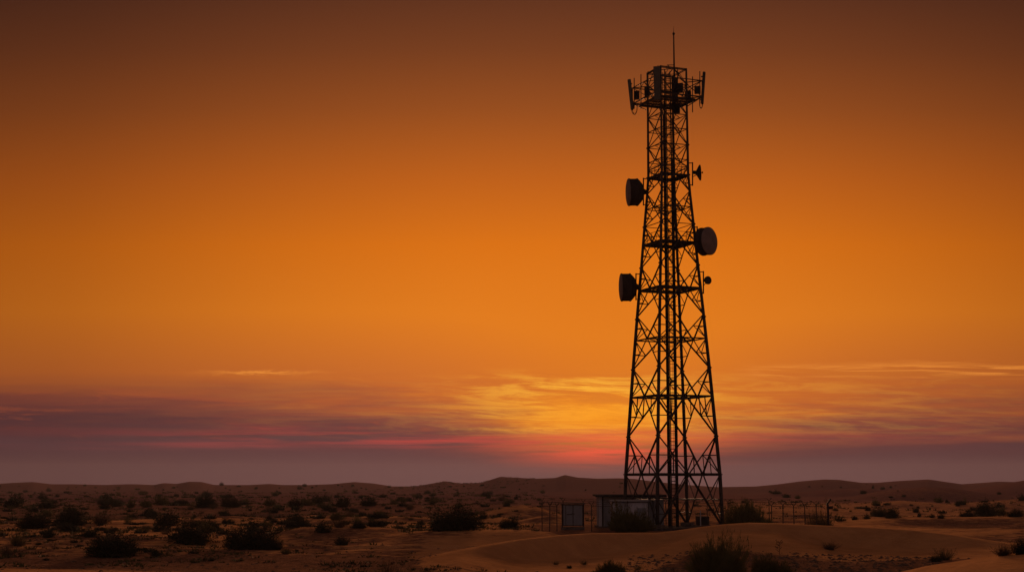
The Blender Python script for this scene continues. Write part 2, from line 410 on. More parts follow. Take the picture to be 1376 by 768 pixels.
M = dict(
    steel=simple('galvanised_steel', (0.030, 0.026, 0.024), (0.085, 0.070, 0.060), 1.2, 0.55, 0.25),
    dark=simple('dark_steel', (0.015, 0.013, 0.013), (0.035, 0.030, 0.028), 2.0, 0.6, 0.2),
    rust=simple('rusty_steel', (0.10, 0.045, 0.025), (0.22, 0.10, 0.06), 2.5, 0.75),
    dish=simple('dish_shroud', (0.040, 0.034, 0.030), (0.075, 0.062, 0.055), 1.5, 0.75),
    radome=simple('radome', (0.17, 0.14, 0.125), (0.27, 0.225, 0.20), 0.9, 0.7),
    panel=simple('antenna_panel', (0.08, 0.085, 0.065), (0.13, 0.13, 0.10), 1.2, 0.7),
    radio=simple('radio_unit', (0.03, 0.03, 0.03), (0.07, 0.065, 0.06), 3.0, 0.6),
    cable=simple('cable', (0.008, 0.008, 0.008), (0.02, 0.018, 0.016), 4.0, 0.7),
    wall=simple('hut_wall', (0.24, 0.24, 0.25), (0.38, 0.375, 0.38), 1.1, 0.8, 0, 0.25, (1, 1, 0.25)),
    wall2=simple('container_wall', (0.46, 0.45, 0.46), (0.64, 0.62, 0.62), 1.4, 0.7, 0.1, 0.2, (1, 1, 0.2)),
    cabinet=simple('cabinet_grey', (0.22, 0.235, 0.25), (0.33, 0.335, 0.345), 1.7, 0.7, 0.1, 0.2, (1, 1, 0.25)),
    roof=simple('roof_sheet', (0.05, 0.045, 0.04), (0.13, 0.11, 0.10), 1.5, 0.8),
    concrete=simple('concrete', (0.13, 0.10, 0.08), (0.22, 0.175, 0.14), 2.0, 0.95, 0, 0.3),
    fence=simple('fence_steel', (0.05, 0.04, 0.035), (0.12, 0.09, 0.07), 3.0, 0.7, 0.2),
    olive=foliage_mat('olive_foliage', (0.075, 0.070, 0.022), (0.18, 0.155, 0.052)),
    darkleaf=foliage_mat('dark_foliage', (0.020, 0.026, 0.012), (0.055, 0.058, 0.026)),
    dry=foliage_mat('dry_foliage', (0.10, 0.065, 0.032), (0.20, 0.13, 0.065)),
    bark=simple('bark', (0.05, 0.035, 0.024), (0.11, 0.078, 0.05), 4.0, 0.9),
)

# ------------------------------------------------------------------ mesh building
class MB:
    def __init__(s): s.v = []; s.f = []
    def ring_tube(s, pts, rad, n=8, caps=True):
        pts = [Vector(p) for p in pts]
        if not hasattr(rad, '__len__'): rad = [rad] * len(pts)
        base0 = len(s.v); prev = None
        for i, p in enumerate(pts):
            d = (pts[min(i + 1, len(pts) - 1)] - pts[max(i - 1, 0)]).normalized()
            if prev is None:
                a = d.cross(Vector((0, 0, 1)))
                if a.length < 1e-3: a = d.cross(Vector((1, 0, 0)))
            else:
                a = prev - d * prev.dot(d)
                if a.length < 1e-4: a = d.orthogonal()
            a.normalize(); prev = a; b = d.cross(a)
            for k in range(n):
                t = 2 * math.pi * k / n
                s.v.append(p + (a * math.cos(t) + b * math.sin(t)) * rad[i])
        for i in range(len(pts) - 1):
            for k in range(n):
                k2 = (k + 1) % n; o = base0 + i * n
                s.f.append((o + k, o + k2, o + n + k2, o + n + k))
        if caps:
            s.f.append(tuple(base0 + k for k in range(n))[::-1])
            s.f.append(tuple(base0 + (len(pts) - 1) * n + k for k in range(n)))
        return s
    def tube(s, p, q, r, n=6): return s.ring_tube([p, q], r, n)
    def box(s, c, size, rz=0.0, rot=None):
        c = Vector(c); sx, sy, sz = [v / 2 for v in size]
        R = rot if rot is not None else Matrix.Rotation(rz, 3, 'Z')
        o = len(s.v)
        for dx in (-1, 1):
            for dy in (-1, 1):
                for dz in (-1, 1): s.v.append(c + R @ Vector((dx * sx, dy * sy, dz * sz)))
        for q in ((0, 1, 3, 2), (4, 6, 7, 5), (0, 4, 5, 1), (2, 3, 7, 6), (0, 2, 6, 4), (1, 5, 7, 3)):
            s.f.append(tuple(o + k for k in q))
        return s
    def angle(s, p, q, w, t=0.018):
        """L-section steel member from p to q"""
        p = Vector(p); q = Vector(q); d = (q - p).normalized()
        a = d.cross(Vector((0, 0, 1)))
        if a.length < 1e-3: a = Vector((1, 0, 0))
        a.normalize(); b = d.cross(a)
        prof = [(0, 0), (w, 0), (w, t), (t, t), (t, w), (0, w)]
        o = len(s.v)
        for e in (p, q):
            for (u, v) in prof: s.v.append(e + a * (u - w / 2) + b * (v - w / 2))
        for k in range(6): s.f.append((o + k, o + (k + 1) % 6, o + 6 + (k + 1) % 6, o + 6 + k))
        s.f.append((o, o + 1, o + 2, o + 3)); s.f.append((o, o + 3, o + 4, o + 5))
        s.f.append((o + 9, o + 8, o + 7, o + 6)); s.f.append((o + 11, o + 10, o + 9, o + 6))
        return s
    def lathe(s, org, axis, prof, n=40, closed=True):
        """prof: (distance along axis, radius)"""
        org = Vector(org); axis = Vector(axis).normalized()
        a = axis.orthogonal().normalized(); b = axis.cross(a); o = len(s.v)
        for (h, r) in prof:
            for k in range(n):
                t = 2 * math.pi * k / n
                s.v.append(org + axis * h + (a * math.cos(t) + b * math.sin(t)) * max(r, 1e-4))
        for i in range(len(prof) - 1):
            for k in range(n):
                k2 = (k + 1) % n
                s.f.append((o + i * n + k, o + i * n + k2, o + (i + 1) * n + k2, o + (i + 1) * n + k))
        if closed:
            s.f.append(tuple(o + k for k in range(n))[::-1]); s.f.append(tuple(o + (len(prof) - 1) * n + k for k in range(n)))
        return s
    def build(s, name, mat, parent=None, smooth=False, origin=None):
        me = bpy.data.meshes.new(name)
        off = Vector(origin) if origin is not None else (parent_world(parent) if parent else Vector((0, 0, 0)))
        me.from_pydata([tuple(Vector(v) - off) for v in s.v], [], s.f)
        me.materials.append(mat)
        if smooth:
            me.polygons.foreach_set('use_smooth', [True] * len(me.polygons))
        me.update()
        o = bpy.data.objects.new(name, me); COL.objects.link(o)
        if parent: o.parent = parent
        elif origin is not None: o.location = off
        return o

def parent_world(o):
    v = Vector((0, 0, 0))
    while o is not None:
        v += Vector(o.location); o = o.parent
    return v

def tag(o, label, cat, group=None):
    o['label'] = label; o['category'] = cat
    if group: o['group'] = group
    return o

def thing(name, loc, label, cat, group=None):
    o = bpy.data.objects.new(name, None); COL.objects.link(o); o.location = loc
    o.empty_display_size = 0.5
    return tag(o, label, cat, group)

ground = build_terrain()

# ------------------------------------------------------------------ the lattice tower
TY = 170.0
TX = 18.16
TH = math.radians(23.0)
LV = [(95, 25.0), (137, 25.0), (235, 25.6), (262, 27.6), (300, 31.2), (360, 36.6), (420, 42.3), (490, 48.6), (550, 53.6), (637, 60.5), (690, 62.6), (709, 63.4)]
def tz(py): return zat(py, TY)
def tr(py):
    h = float(np.interp(py, [a for a, _ in LV], [b for _, b in LV]))
    depth = TY * cp + (tz(py) - CAMZ) * sp
    return h / F * depth / math.cos(TH)
# corner k: 0 right, 1 far, 2 left, 3 near
def corner(k, py, r=None, dz=0.0):
    a = -TH + k * math.pi / 2
    R = tr(py) if r is None else r
    return Vector((TX + R * math.cos(a), TY + R * math.sin(a), tz(py) + dz))
def lerp(a, b, t): return a + (b - a) * t

tower = thing('lattice_tower', (TX, TY, ground_z(TX, TY)), 'tall dark steel lattice telecom tower tapering to a square antenna head', 'tower')
for k in range(4):
    pys = [95, 137, 235, 262, 300, 327, 360, 388, 420, 456, 495, 533, 586, 637, 690, 709]
    pts = [corner(k, p) for p in pys]
    rad = [float(np.interp(p, [95, 235, 500, 709], [0.11, 0.145, 0.19, 0.21])) for p in pys]
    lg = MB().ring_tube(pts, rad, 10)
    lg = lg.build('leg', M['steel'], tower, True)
    for p in (197, 237, 303, 358, 427, 495, 586, 637):
        c = corner(k, p); r0 = float(np.interp(p, [95, 235, 500, 709], [0.11, 0.145, 0.19, 0.21]))
        MB().lathe(c - Vector((0, 0, 0.07)), (0, 0, 1), [(0, r0 + 0.09), (0.14, r0 + 0.09)], 12).build('flange', M['steel'], lg)
    c = corner(k, 709); gz = ground_z(c.x, c.y)
    MB().box((c.x, c.y, gz + 0.15), (1.3, 1.3, 0.9), -TH).build('foundation', M['concrete'], tower)

PAN = [(137, 157, 177), (177, 197, 217), (217, 227, 237), (237, 259, 280), (280, 303, 327), (327, 358, 388), (388, 424, 456), (456, 495, 533), (533, 586, 637)]
PAN = [(97, 117, 137), (137, 157, 176), (176, 197, 217), (217, 227, 237)] + PAN[3:]
for (pt, pm, pb) in PAN:
    big = pb > 330
    wd = float(np.interp(pb, [137, 300, 637], [0.085, 0.12, 0.165]))
    for k in range(4):
        k2 = (k + 1) % 4
        mb = MB()
        At, Bt = corner(k, pt), corner(k2, pt); Am, Bm = corner(k, pm), corner(k2, pm); Ab, Bb = corner(k, pb), corner(k2, pb)
        Tm, Bo = (At + Bt) / 2, (Ab + Bb) / 2
        for a, b in ((Tm, Am), (Tm, Bm), (Bo, Am), (Bo, Bm)):
            mb.angle(a, b, wd)
        w2 = wd * 0.66
        if pb > 240:
            for (S, Mi, E, L0) in ((At, Am, Tm, 1), (Bt, Bm, Tm, 1), (Ab, Am, Bo, 1), (Bb, Bm, Bo, 1)):
                h = lerp(S, Mi, 0.5); dgm = lerp(Mi, E, 0.5)
                mb.angle(h, dgm, w2)
                mb.angle(S, dgm, w2)
                if big and abs(S.z - Mi.z) > 3.4:
                    mb.angle(dgm, lerp(S, E, 0.5), w2)
        else:
            mb.angle(Am, Bm, w2)
        mb.build('face_bracing', M['steel'], tower)
# base panel under the lowest belt
for k in range(4):
    k2 = (k + 1) % 4; mb = MB()
    A, B = corner(k, 637), corner(k2, 637); A0, B0 = corner(k, 707), corner(k2, 707); Tm = (A + B) / 2
    mb.angle(Tm, A0, 0.19); mb.angle(Tm, B0, 0.19)
    A1, B1 = corner(k, 670), corner(k2, 670)
    mA, mB_ = lerp(Tm, A0, 0.5), lerp(Tm, B0, 0.5)
    mb.angle(A1, B1, 0.09)
    mb.angle(A, mA, 0.09); mb.angle(B, mB_, 0.09)
    mb.angle(lerp(A1, A0, .5), lerp(mA, A0, .5), 0.08); mb.angle(lerp(B1, B0, .5), lerp(mB_, B0, .5), 0.08)
    mb.angle(A1, lerp(mA, A0, .5), 0.08); mb.angle(B1, lerp(mB_, B0, .5), 0.08)
    mb.build('face_bracing', M['steel'], tower)

def belt(py, w, diag=True):
    mb = MB()
    for k in range(4):
        A, B = corner(k, py), corner((k + 1) % 4, py)
        mb.angle(A, B, w)
        if diag:
            C = corner((k + 2) % 4, py)
            mb.angle((A + B) / 2, (B + C) / 2, w * 0.7)
    return mb
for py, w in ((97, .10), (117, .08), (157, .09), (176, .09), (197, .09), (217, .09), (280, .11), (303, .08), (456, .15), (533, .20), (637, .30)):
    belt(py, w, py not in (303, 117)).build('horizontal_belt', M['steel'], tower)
# plan bracing ties from belt to the centre riser
for py in (280, 456, 533, 637):
    mb = MB(); cz = Vector((TX, TY, tz(py)))
    for k in range(4):
        A, B = corner(k, py), corner((k + 1) % 4, py)
        d = (cz - (A + B) / 2)
        mb.angle((A + B) / 2, cz - d.normalized() * 0.5, 0.09)
    mb.build('plan_brace', M['steel'], tower)

def platform(py, r_scale=1.0, inner=0.9, rail=True, rr=None, grate=0.24):
    R = (tr(py) if rr is None else rr) * r_scale
    z = tz(py)
    ax = [Vector((math.cos(-TH + k * math.pi / 2), math.sin(-TH + k * math.pi / 2), 0)) for k in range(4)]
    u = (ax[1] - ax[0]).normalized(); v = (ax[2] - ax[1]).normalized()
    c = Vector((TX, TY, z)); half = R / math.sqrt(2)
    mb = MB()
    ang = math.atan2(u.y, u.x)
    s = -half
    while s <= half + 1e-6:                                       # grating bars, leaving the climbing opening
        for (a0, a1) in (((-half, half),) if abs(s) > inner else ((-half, -inner), (inner, half))):
            mid = c + v * s + u * ((a0 + a1) / 2)
            mb.box(mid, (a1 - a0, 0.12, 0.05), ang)
        s += grate
    for k in range(5):
        t = -half + 2 * half * k / 4
        for (a0, a1) in (((-half, half),) if abs(t) > inner else ((-half, -inner), (inner, half))):
            mb.box(c + u * t + v * ((a0 + a1) / 2) - Vector((0, 0, 0.10)), (0.1, a1 - a0, 0.14), ang)
    for sg in (-1, 1):
        mb.box(c + v * sg * half - Vector((0, 0, 0.08)), (2 * half + .1, 0.09, 0.28), ang)
        mb.box(c + u * sg * half - Vector((0, 0, 0.08)), (0.09, 2 * half - .1, 0.28), ang)
    o = mb.build('platform', M['dark'], tower)
    if rail:
        rb = MB()
        cs = [c + u * a * half + v * b * half for a, b in ((-1, -1), (1, -1), (1, 1), (-1, 1))]
        for k in range(4):
            A, B = cs[k], cs[(k + 1) % 4]
            for hz in (0.55, 1.1): rb.tube(A + Vector((0, 0, hz)), B + Vector((0, 0, hz)), 0.028)
            for t in (0, .25, .5, .75): rb.tube(lerp(A, B, t), lerp(A, B, t) + Vector((0, 0, 1.1)), 0.028)
        rb.build('guard_rail', M['steel'], o)
    return o
platform(237); platform(327); platform(388, rail=False, grate=0.5)

# climbing ladder with safety hoops, and the cable riser
ztop, zbot = tz(97), 0.25
lx, ly = TX + 0.10, TY - 0.30
lad = MB()
for sx in (-0.24, 0.24): lad.box((lx + sx, ly, (ztop + zbot) / 2), (0.10, 0.06, ztop - zbot))
z = zbot + 0.3
while z < ztop: lad.tube((lx - .24, ly, z), (lx + .24, ly, z), 0.03, 5); z += 0.4
lad = lad.build('ladder', M['dark'], tower)
hp = MB(); z = 2.6
while z < ztop - 0.5:
    pts = [(lx + 0.38 * math.cos(t), ly - 0.36 + 0.40 * math.sin(-t) * 1 + 0.0, z) for t in np.linspace(-0.15, math.pi + 0.15, 9)]
    hp.ring_tube(pts, 0.022, 5); z += 0.9
for t in (0.1, 0.8, 1.57, 2.34, 3.04):
    hp.tube((lx + 0.38 * math.cos(t), ly - 0.36 - 0.40 * math.sin(t), 2.6), (lx + 0.38 * math.cos(t), ly - 0.36 - 0.40 * math.sin(t), ztop - .6), 0.014, 5)
hp.build('safety_cage', M['dark'], lad)
tray = MB()
for sx in (-0.22, 0.08):
    tray.box((TX - 0.28 + sx, TY + 0.1, (ztop + zbot) / 2), (0.06, 0.10, ztop - zbot))
z = zbot + 0.4
while z < ztop: tray.box((TX - 0.35, TY + 0.1, z), (0.30, 0.05, 0.06)); z += 1.0
tray = tray.build('cable_tray', M['dark'], tower)
random.seed(5)
cb = MB()
for i in range(4):
    x = TX - 0.44 + i * 0.06; top = random.uniform(0.75, 1.0) * ztop
    cb.tube((x, TY + 0.04, zbot), (x, TY + 0.04, top), 0.034, 6)
cb.build('feeder_cable', M['cable'], tray)
cb2 = MB()
for i in range(6):
    x = TX + 0.40 + i * 0.05
    cb2.tube((x, TY + 0.02, zbot), (x, TY + 0.02, ztop * random.uniform(.8, 1)), 0.036, 6)
cb2.build('cable_bundle', M['cable'], tower)

# ---- head: projecting square frame carrying the panel antennas
RH = 4.25
def hc(k, py, r=RH): return corner(k, py, r)
PL, PU = 135, 113.5
headf = MB()
for py in (PL, PU):
    for k in range(4):
        headf.tube(hc(k, py), hc((k + 1) % 4, py), 0.085 if py == PL else 0.062, 8)
for k in range(4):
    headf.tube(hc(k, PL), hc(k, PU), 0.06)
    for py in (PL, PU):
        A = hc(k, py); B = corner(k, py)
        headf.tube(A, B, 0.06)
        Mi = (hc(k, py) + hc((k + 1) % 4, py)) / 2
        headf.tube(Mi, corner(k, py), 0.045); headf.tube(Mi, corner((k + 1) % 4, py), 0.045)
    headf.tube(corner(k, 127), hc(k, PU), 0.045)
    headf.tube(corner(k, 146), hc(k, PL), 0.05)
    Mu = (hc(k, PU) + hc((k + 1) % 4, PU)) / 2
    headf.tube(hc(k, PL), Mu, 0.035); headf.tube(hc((k + 1) % 4, PL), Mu, 0.035)
headf.build('head_frame', M['steel'], tower)
platform(137, 1.0, 0.8, rail=False, rr=3.35, grate=0.26)
belt(95.5, .09, False).build('top_ring', M['steel'], tower)
# vertical mounting pipes on the head frame
def pipe_at(px, py0, py1, Y, r=0.055):
    MB().tube(at(px, py0, Y), at(px, py1, Y), r, 8).build('mounting_pipe', M['steel'], tower)
cL, cR, cN, cF = hc(2, PL), hc(0, PL), hc(3, PL), hc(1, PL)
for px, a, b, Y in ((852.2, 105, 146, cL.y), (861.3, 100, 146, lerp(cL, cN, .33).y), (870.8, 96, 140, lerp(cL, cN, .62).y),
                    (884.2, 88, 138, cN.y - .05), (910.5, 91, 140, lerp(cF, cR, .05).y), (930.6, 103, 151, lerp(cN, cR, .78).y), (940.4, 96, 140, cR.y),
                    (893.0, 93, 138, TY - 1.2), (905.5, 93, 140, TY - .2)):
    pipe_at(px, a, b, Y)
# mast and lightning rod
mt = at(905.2, 45, TY - 0.2)
mast = MB().ring_tube([(mt.x, mt.y, tz(140)), (mt.x, mt.y, tz(95)), (mt.x, mt.y, mt.z)], [0.12, 0.10, 0.07], 8)
mast.lathe((mt.x, mt.y, mt.z - 0.18), (0, 0, 1), [(0, 0.1), (0.05, 0.14), (0.22, 0.14), (0.3, 0.05)], 12)
mast = mast.build('mast', M['dark'], tower)
MB().ring_tube([(mt.x, mt.y, mt.z), (mt.x, mt.y, tz(36.5))], [0.035, 0.012], 6).build('lightning_rod', M['dark'], mast)
br = MB(); a_, b_ = at(896.5, 87.5, TY - .2), at(905, 87.5, TY - .2)
br.tube(a_, b_, 0.045); br.tube(a_, at(895.8, 93, TY - .2), 0.035); br.tube(at(897.5, 88, TY - .2), at(903, 95, TY - .2), 0.03); br.tube(at(899, 88, TY - .2), at(896, 97, TY - .2), 0.03)
br.build('mast_bracket', M['dark'], tower)

# panel antennas, top-level: bolted on the head frame
def panel_ant(px0, py0, px1, py1, Y, w, depth, face, label, m=None, name='panel_antenna'):
    top, bot = at(px0, py0, Y), at(px1, py1, Y)
    root = thing(name, (bot.x, bot.y, bot.z), label, 'panel antenna', 'panel antennas around the tower head')
    ax = (top - bot); L = ax.length; ax.normalize()
    n = Vector(face); n = (n - ax * n.dot(ax)).normalized(); s = ax.cross(n)
    R = Matrix((s, n, ax)).transposed()
    # rounded radome profile extruded along the axis
    mb = MB(); prof = []
    for t in np.linspace(0, math.pi, 9):
        prof.append((math.cos(t) * w / 2, math.sin(t) ** 0.6 * depth * 0.55))
    prof += [(-w / 2, -depth * 0.45), (w / 2, -depth * 0.45)]
    o = len(mb.v); k = len(prof)
    for e in (bot, top):
        for (a, b) in prof: mb.v.append(e + s * a + n * b)
    for i in range(k): mb.f.append((i, (i + 1) % k, k + (i + 1) % k, k + i))
    mb.f.append(tuple(range(k))[::-1]); mb.f.append(tuple(range(k, 2 * k)))
    mb.build('radome', m or M['panel'], root)
    for t in (0.14, 0.86):
        c = lerp(bot, top, t) - n * (depth * 0.45 + 0.12)
        MB().box(c, (0.16, 0.24, 0.12), rot=R).build('tilt_bracket', M['dark'], root)
    for q in (-0.3, -0.1, 0.1, 0.3):
        MB().tube(bot + s * q * w, bot + s * q * w - ax * 0.12, 0.03).build('connector', M['dark'], root)
    return root
panel_ant(845.2, 107, 849.6, 147, cL.y, 0.42, 0.26, (-0.8, -0.55, 0), 'slim panel antenna leaning outward at the far left corner of the tower head')
panel_ant(946.4, 97, 943.6, 139.5, cR.y, 0.42, 0.24, (0.85, -0.5, 0), 'slim panel antenna standing at the far right corner of the tower head', M['radio'])
panel_ant(882.2, 89.5, 883.4, 134, cN.y - 0.25, 0.74, 0.24, (-0.1, -1, 0), 'widest greenish grey panel antenna facing the viewer on the tower head')
panel_ant(907.6, 105, 907.6, 137, cF.y + 0.2, 0.55, 0.3, (0.3, 1, 0), 'dark panel antenna seen from behind right of the mast', M['radio'])

def radio_unit(px, py, w, h, Y, label):
    c = at(px, py, Y); k = Y / F
    root = thing('radio_unit', (c.x, c.y, c.z - h * k / 2), label, 'radio unit', 'radio units on the tower head')
    mb = MB().box(c, (w * k, 0.32, h * k), -TH)
    mb.build('casing', M['radio'], root)
    fb = MB()
    R = Matrix.Rotation(-TH, 3, 'Z')
    for q in np.linspace(-0.42, 0.42, 6): fb.box(c + R @ Vector((q * w * k, -0.19, 0)), (0.03, 0.06, h * k * 0.86), -TH)
    fb.build('cooling_fins', M['dark'], root)
    MB().box(c + R @ Vector((0, 0.24, 0)), (0.14, 0.16, h * k * 0.5), -TH).build('bracket', M['dark'], root)
radio_unit(855.6, 128, 7, 12, cL.y + .3, 'dark radio box hung beside the leaning left panel antenna')
radio_unit(869.4, 123, 6.5, 14, cN.y + 1.1, 'dark radio box between left pipes and wide panel antenna')
radio_unit(912.4, 118.5, 11, 13.5, cF.y - 1.3, 'largest dark radio box just right of the mast')
radio_unit(924.5, 127.5, 8, 11, cR.y + 1.2, 'dark radio box low right of the mast by the right frame arm')
radio_unit(937.3, 121, 8, 10.5, cR.y - .1, 'square dark radio box beside the right corner panel antenna')
radio_unit(909.5, 146, 8, 13, TY + 0.4, 'dark junction box under the head platform')

def loops(cx, cy, Y, n, w, h, label):
    cb = MB(); rnd = random.Random(int(cx))
    for i in range(n):
        w1 = w * rnd.uniform(.55, 1); h1 = h * rnd.uniform(.7, 1); ox = rnd.uniform(-.8, .8)
        pts = [at(cx + ox + w1 * math.cos(t), cy - 6 * (1 - abs(math.cos(t)) ** .3) * 0 + h1 * math.sin(t), Y + rnd.uniform(-.2, .2) * 0) for t in np.linspace(0, math.pi, 14)]
        pts = [at(cx + ox + w1, cy - 6, Y)] + pts + [at(cx + ox - w1, cy - 8, Y)]
        cb.ring_tube(pts, 0.03, 6)
    o = cb.build('jumper_cable', M['cable'], None, True, at(cx, cy, Y))
    tag(o, label, 'cable', 'cable loops under the corner antennas')
loops(852.5, 146, cL.y, 3, 4.2, 9, 'black cable loops hanging under the left corner antenna')
loops(941.6, 139, cR.y, 3, 2.8, 7, 'black cable loops hanging under the right corner antenna')

# ------------------------------------------------------------------ microwave dishes
def drum_dish(c, n, R, L, label, logo=False):
    """c: centre of the front rim, n: facing direction"""
    n = Vector(n).normalized(); c = Vector(c)
    root = thing('drum_dish', tuple(c), label, 'microwave dish', 'large drum microwave dishes')
    a = n.cross(Vector((0, 0, 1))).normalized(); up = a.cross(n)
    # shroud + rear paraboloid
    prof = [(-L - R * 0.40, 0.12), (-L - R * 0.39, R * 0.52), (-L - R * 0.27, R * 0.70), (-L - R * 0.12, R * 0.88), (-L, R * 0.985), (-L + .02, R * 1.03), (-L + .14, R * 1.03), (-L + .15, R), (-.14, R), (-.13, R * 1.03), (0, R * 1.03)]
    sh = MB().lathe(c, n, prof, 48).build('shroud', M['dish'], root, True)
    sh.data.polygons[-1].use_smooth = False
    pr = [(0.004, R * 1.02), (0.05, R * 0.99), (0.11, R * .85), (0.17, R * .6), (0.21, R * .3), (0.225, 0.02)]
    MB().lathe(c, n, pr, 48).build('radome', M['radome'], root, True)
    hb = MB().lathe(c - n * (L + R * 0.46), -n, [(-.05, .30), (.12, .30), (.13, .2), (.36, .2)], 16)
    hb.build('hub', M['dark'], root)
    rb = MB()
    for k in range(8):
        t = math.pi / 4 * k; d = a * math.cos(t) + up * math.sin(t)
        rb.tube(c - n * (L - .02) + d * R, c - n * (L + R * .37) + d * R * .54, 0.035)
    rb.build('rib', M['dark'], root)
    if logo:
        lg = MB(); Rm = Matrix((a, n, up)).transposed()
        for q in (-.18, -.08, .03, .12, .2):
            lg.box(c + n * 0.155 + a * (-0.05 * R + q) + up * R * .60, (0.07, 0.012, 0.10), rot=Rm)
        lg.build('marking', M['dark'], root)
    return root
def bracket(root, px, py0, py1, pxl, Y, hub, extra=()):
    mb = MB()
    mb.tube(at(px, py0 - 1, Y), at(px, py1 + 1, Y), 0.075, 8)
    for py in (py0, py1) + tuple(extra):
        mb.tube(at(px, py, Y), at(pxl, py, Y + 0.0), 0.06, 6)
    o = mb.build('mounting_frame', M['dark'], root)
    ar = MB(); hub = Vector(hub)
    m = at(px, (py0 + py1) / 2, Y)
    for dz in (-.35, 0.1, .35): ar.tube(hub + Vector((0, 0, dz * .6)), m + Vector((0, 0, dz)), 0.05, 6)
    ar.build('support_arm', M['dark'], root)
def DD(px, py, Y): return at(px, py, Y)
YL = corner(2, 258).y; YR = corner(0, 324).y
# upper left drum
c = DD(844.5, 258.3, YL); n = Vector((-0.99, -0.10, -0.03)).normalized(); R_ = 18.3 / F * 172
d = drum_dish(c, n, R_, 1.10, 'upper left drum dish facing left between head and middle platform')
bracket(d, 864.6, 240, 275, 872.5, YL, c - n * (0.95 + R_ * .46 + .4))
# big right drum, face turned toward the viewer
c = DD(953.2, 323.6, YR - .9); n = Vector((0.74, -0.67, 0.0)).normalized(); R_ = 18.6 / F * 169
d = drum_dish(c, n, R_, 1.0, 'big right drum dish showing its pale round face', True)
bracket(d, 936.8, 305, 342, 931.5, YR, c - n * (1.0 + R_ * .46 + .2))
# lower left drum
YL2 = corner(2, 386).y
c = DD(834.6, 386, YL2); n = Vector((-0.995, -0.05, -0.02)).normalized(); R_ = 18.6 / F * 171
d = drum_dish(c, n, R_, 1.12, 'lower left drum dish facing left below the middle platform')
bracket(d, 854.6, 368, 402, 861.5, YL2, c - n * (0.98 + R_ * .46 + .4), (384.5,))
# small round dish, right
YR2 = corner(0, 376).y
root = thing('small_dish', tuple(DD(951.5, 376.3, YR2 - .2)), 'smallest round dark dish on a bracket low on the right side', 'microwave dish')
c = DD(951.5, 376.3, YR2 - .2); n = Vector((0.5, -0.86, 0)).normalized(); R_ = 5.6 / F * 170
MB().lathe(c, n, [(-.42, .1), (-.38, R_ * .6), (-.15, R_ * .95), (0, R_), (0.06, R_ * .96), (.14, R_ * .6), (.17, .02)], 28).build('radome', M['dish'], root, True)
bracket(root, 945.2, 365, 393.5, 939.0, YR2, c - n * .3)
MB().ring_tube([c - n * .3, at(945.2, 377, YR2)], [0.16, 0.12], 10).build('hub', M['dark'], root)
# small open dish seen edge on, upper right
YR3 = corner(0, 232).y
c = DD(939.9, 232, YR3); root = thing('grid_dish', tuple(c), 'small open dish seen edge on at the upper right of the tower', 'microwave dish')
n = Vector((0.97, -0.24, 0)).normalized(); R_ = 10.3 / F * 174
mb = MB().lathe(c, n, [(-.42, .12), (-.34, R_ * .35), (-.18, R_ * .66), (0, R_), (.05, R_), (-.12, R_ * .64), (-.28, R_ * .33), (-.34, .02)], 32)
mb.build('reflector', M['dish'], root, True)
rm = MB(); rm.lathe(c, n, [(.05, R_ * 1.03), (.12, R_ * 1.03), (.12, R_ * .93), (.05, R_ * .93)], 32, False)
rm.build('rim', M['dark'], root)
MB().tube(c - n * .4, c + n * .32, 0.045).lathe(c + n * .30, n, [(0, .12), (.1, .12)], 12).build('feed', M['dark'], root)
bracket(root, 930.6, 219, 248.5, 924.5, YR3, c - n * .3)
MB().ring_tube([c - n * .3, at(930.6, 232, YR3)], [0.22, 0.14], 10).build('hub', M['dark'], root)

# ------------------------------------------------------------------ the compound
def hut_box(root, x0, x1, y0, y1, z0, z1, mat, name='wall', ribs=0.0):
    mb = MB().box(((x0 + x1) / 2, (y0 + y1) / 2, (z0 + z1) / 2), (x1 - x0, y1 - y0, z1 - z0))
    if ribs:
        x = x0 + ribs
        while x < x1 - 0.05:
            mb.box((x, y0 - 0.012, (z0 + z1) / 2), (0.05, 0.03, z1 - z0 - .1)); x += ribs
    return mb.build(name, mat, root)

# A: large flat-roofed equipment hut behind the container
Yh = 174.0
x0 = xat(805, 690, Yh); x1 = xat(892, 690, Yh)
gz = ground_z((x0 + x1) / 2, Yh)
root = thing('equipment_hut', (x0 + 3, Yh + 2, gz), 'long grey equipment hut with a dark overhanging flat roof behind the tower legs', 'hut')
zt = zat(666.5, Yh)
w = hut_box(root, x0, x1, Yh, Yh + 5.0, gz - .3, zt, M['wall'], ribs=0.75)
rf = MB().box(((x0 + x1) / 2 - .1, Yh + 2.3, zt + 0.12), (x1 - x0 + .7, 6.4, 0.2)).build('roof', M['roof'], root)
MB().box(((x0 + x1) / 2 - .1, Yh - .92, zt + 0.02), (x1 - x0 + .74, 0.05, 0.14)).build('gutter', M['dark'], rf)
dr = MB().box((x0 + 1.15, Yh - .03, gz + 1.35), (1.0, 0.05, 2.5)).build('door', M['cabinet'], root)
MB().box((x0 + 1.5, Yh - .08, gz + 1.3), (0.06, 0.06, 0.2)).build('handle', M['dark'], dr)
MB().box((x0 + 0.42, Yh - .03, (gz + zt) / 2), (0.16, 0.06, zt - gz - .1)).build('downpipe', M['dark'], root)
MB().box((x0 + .16, Yh - .04, (gz + zt) / 2), (0.34, 0.05, zt - gz - .1)).build('lit_end_strip', M['wall2'], root)  # pale strip painted for the light on the hut's left end wall
vt = MB()
for i in range(7): vt.box((x0 + 2.6, Yh - .05, zt - 1.4 + i * .12), (0.9, 0.07, 0.05))
vt.build('vent', M['dark'], root)
MB().box(((x0 + x1) / 2, Yh + 2.4, gz + .02), (x1 - x0 + .5, 6.2, 0.3)).build('plinth', M['concrete'], root)

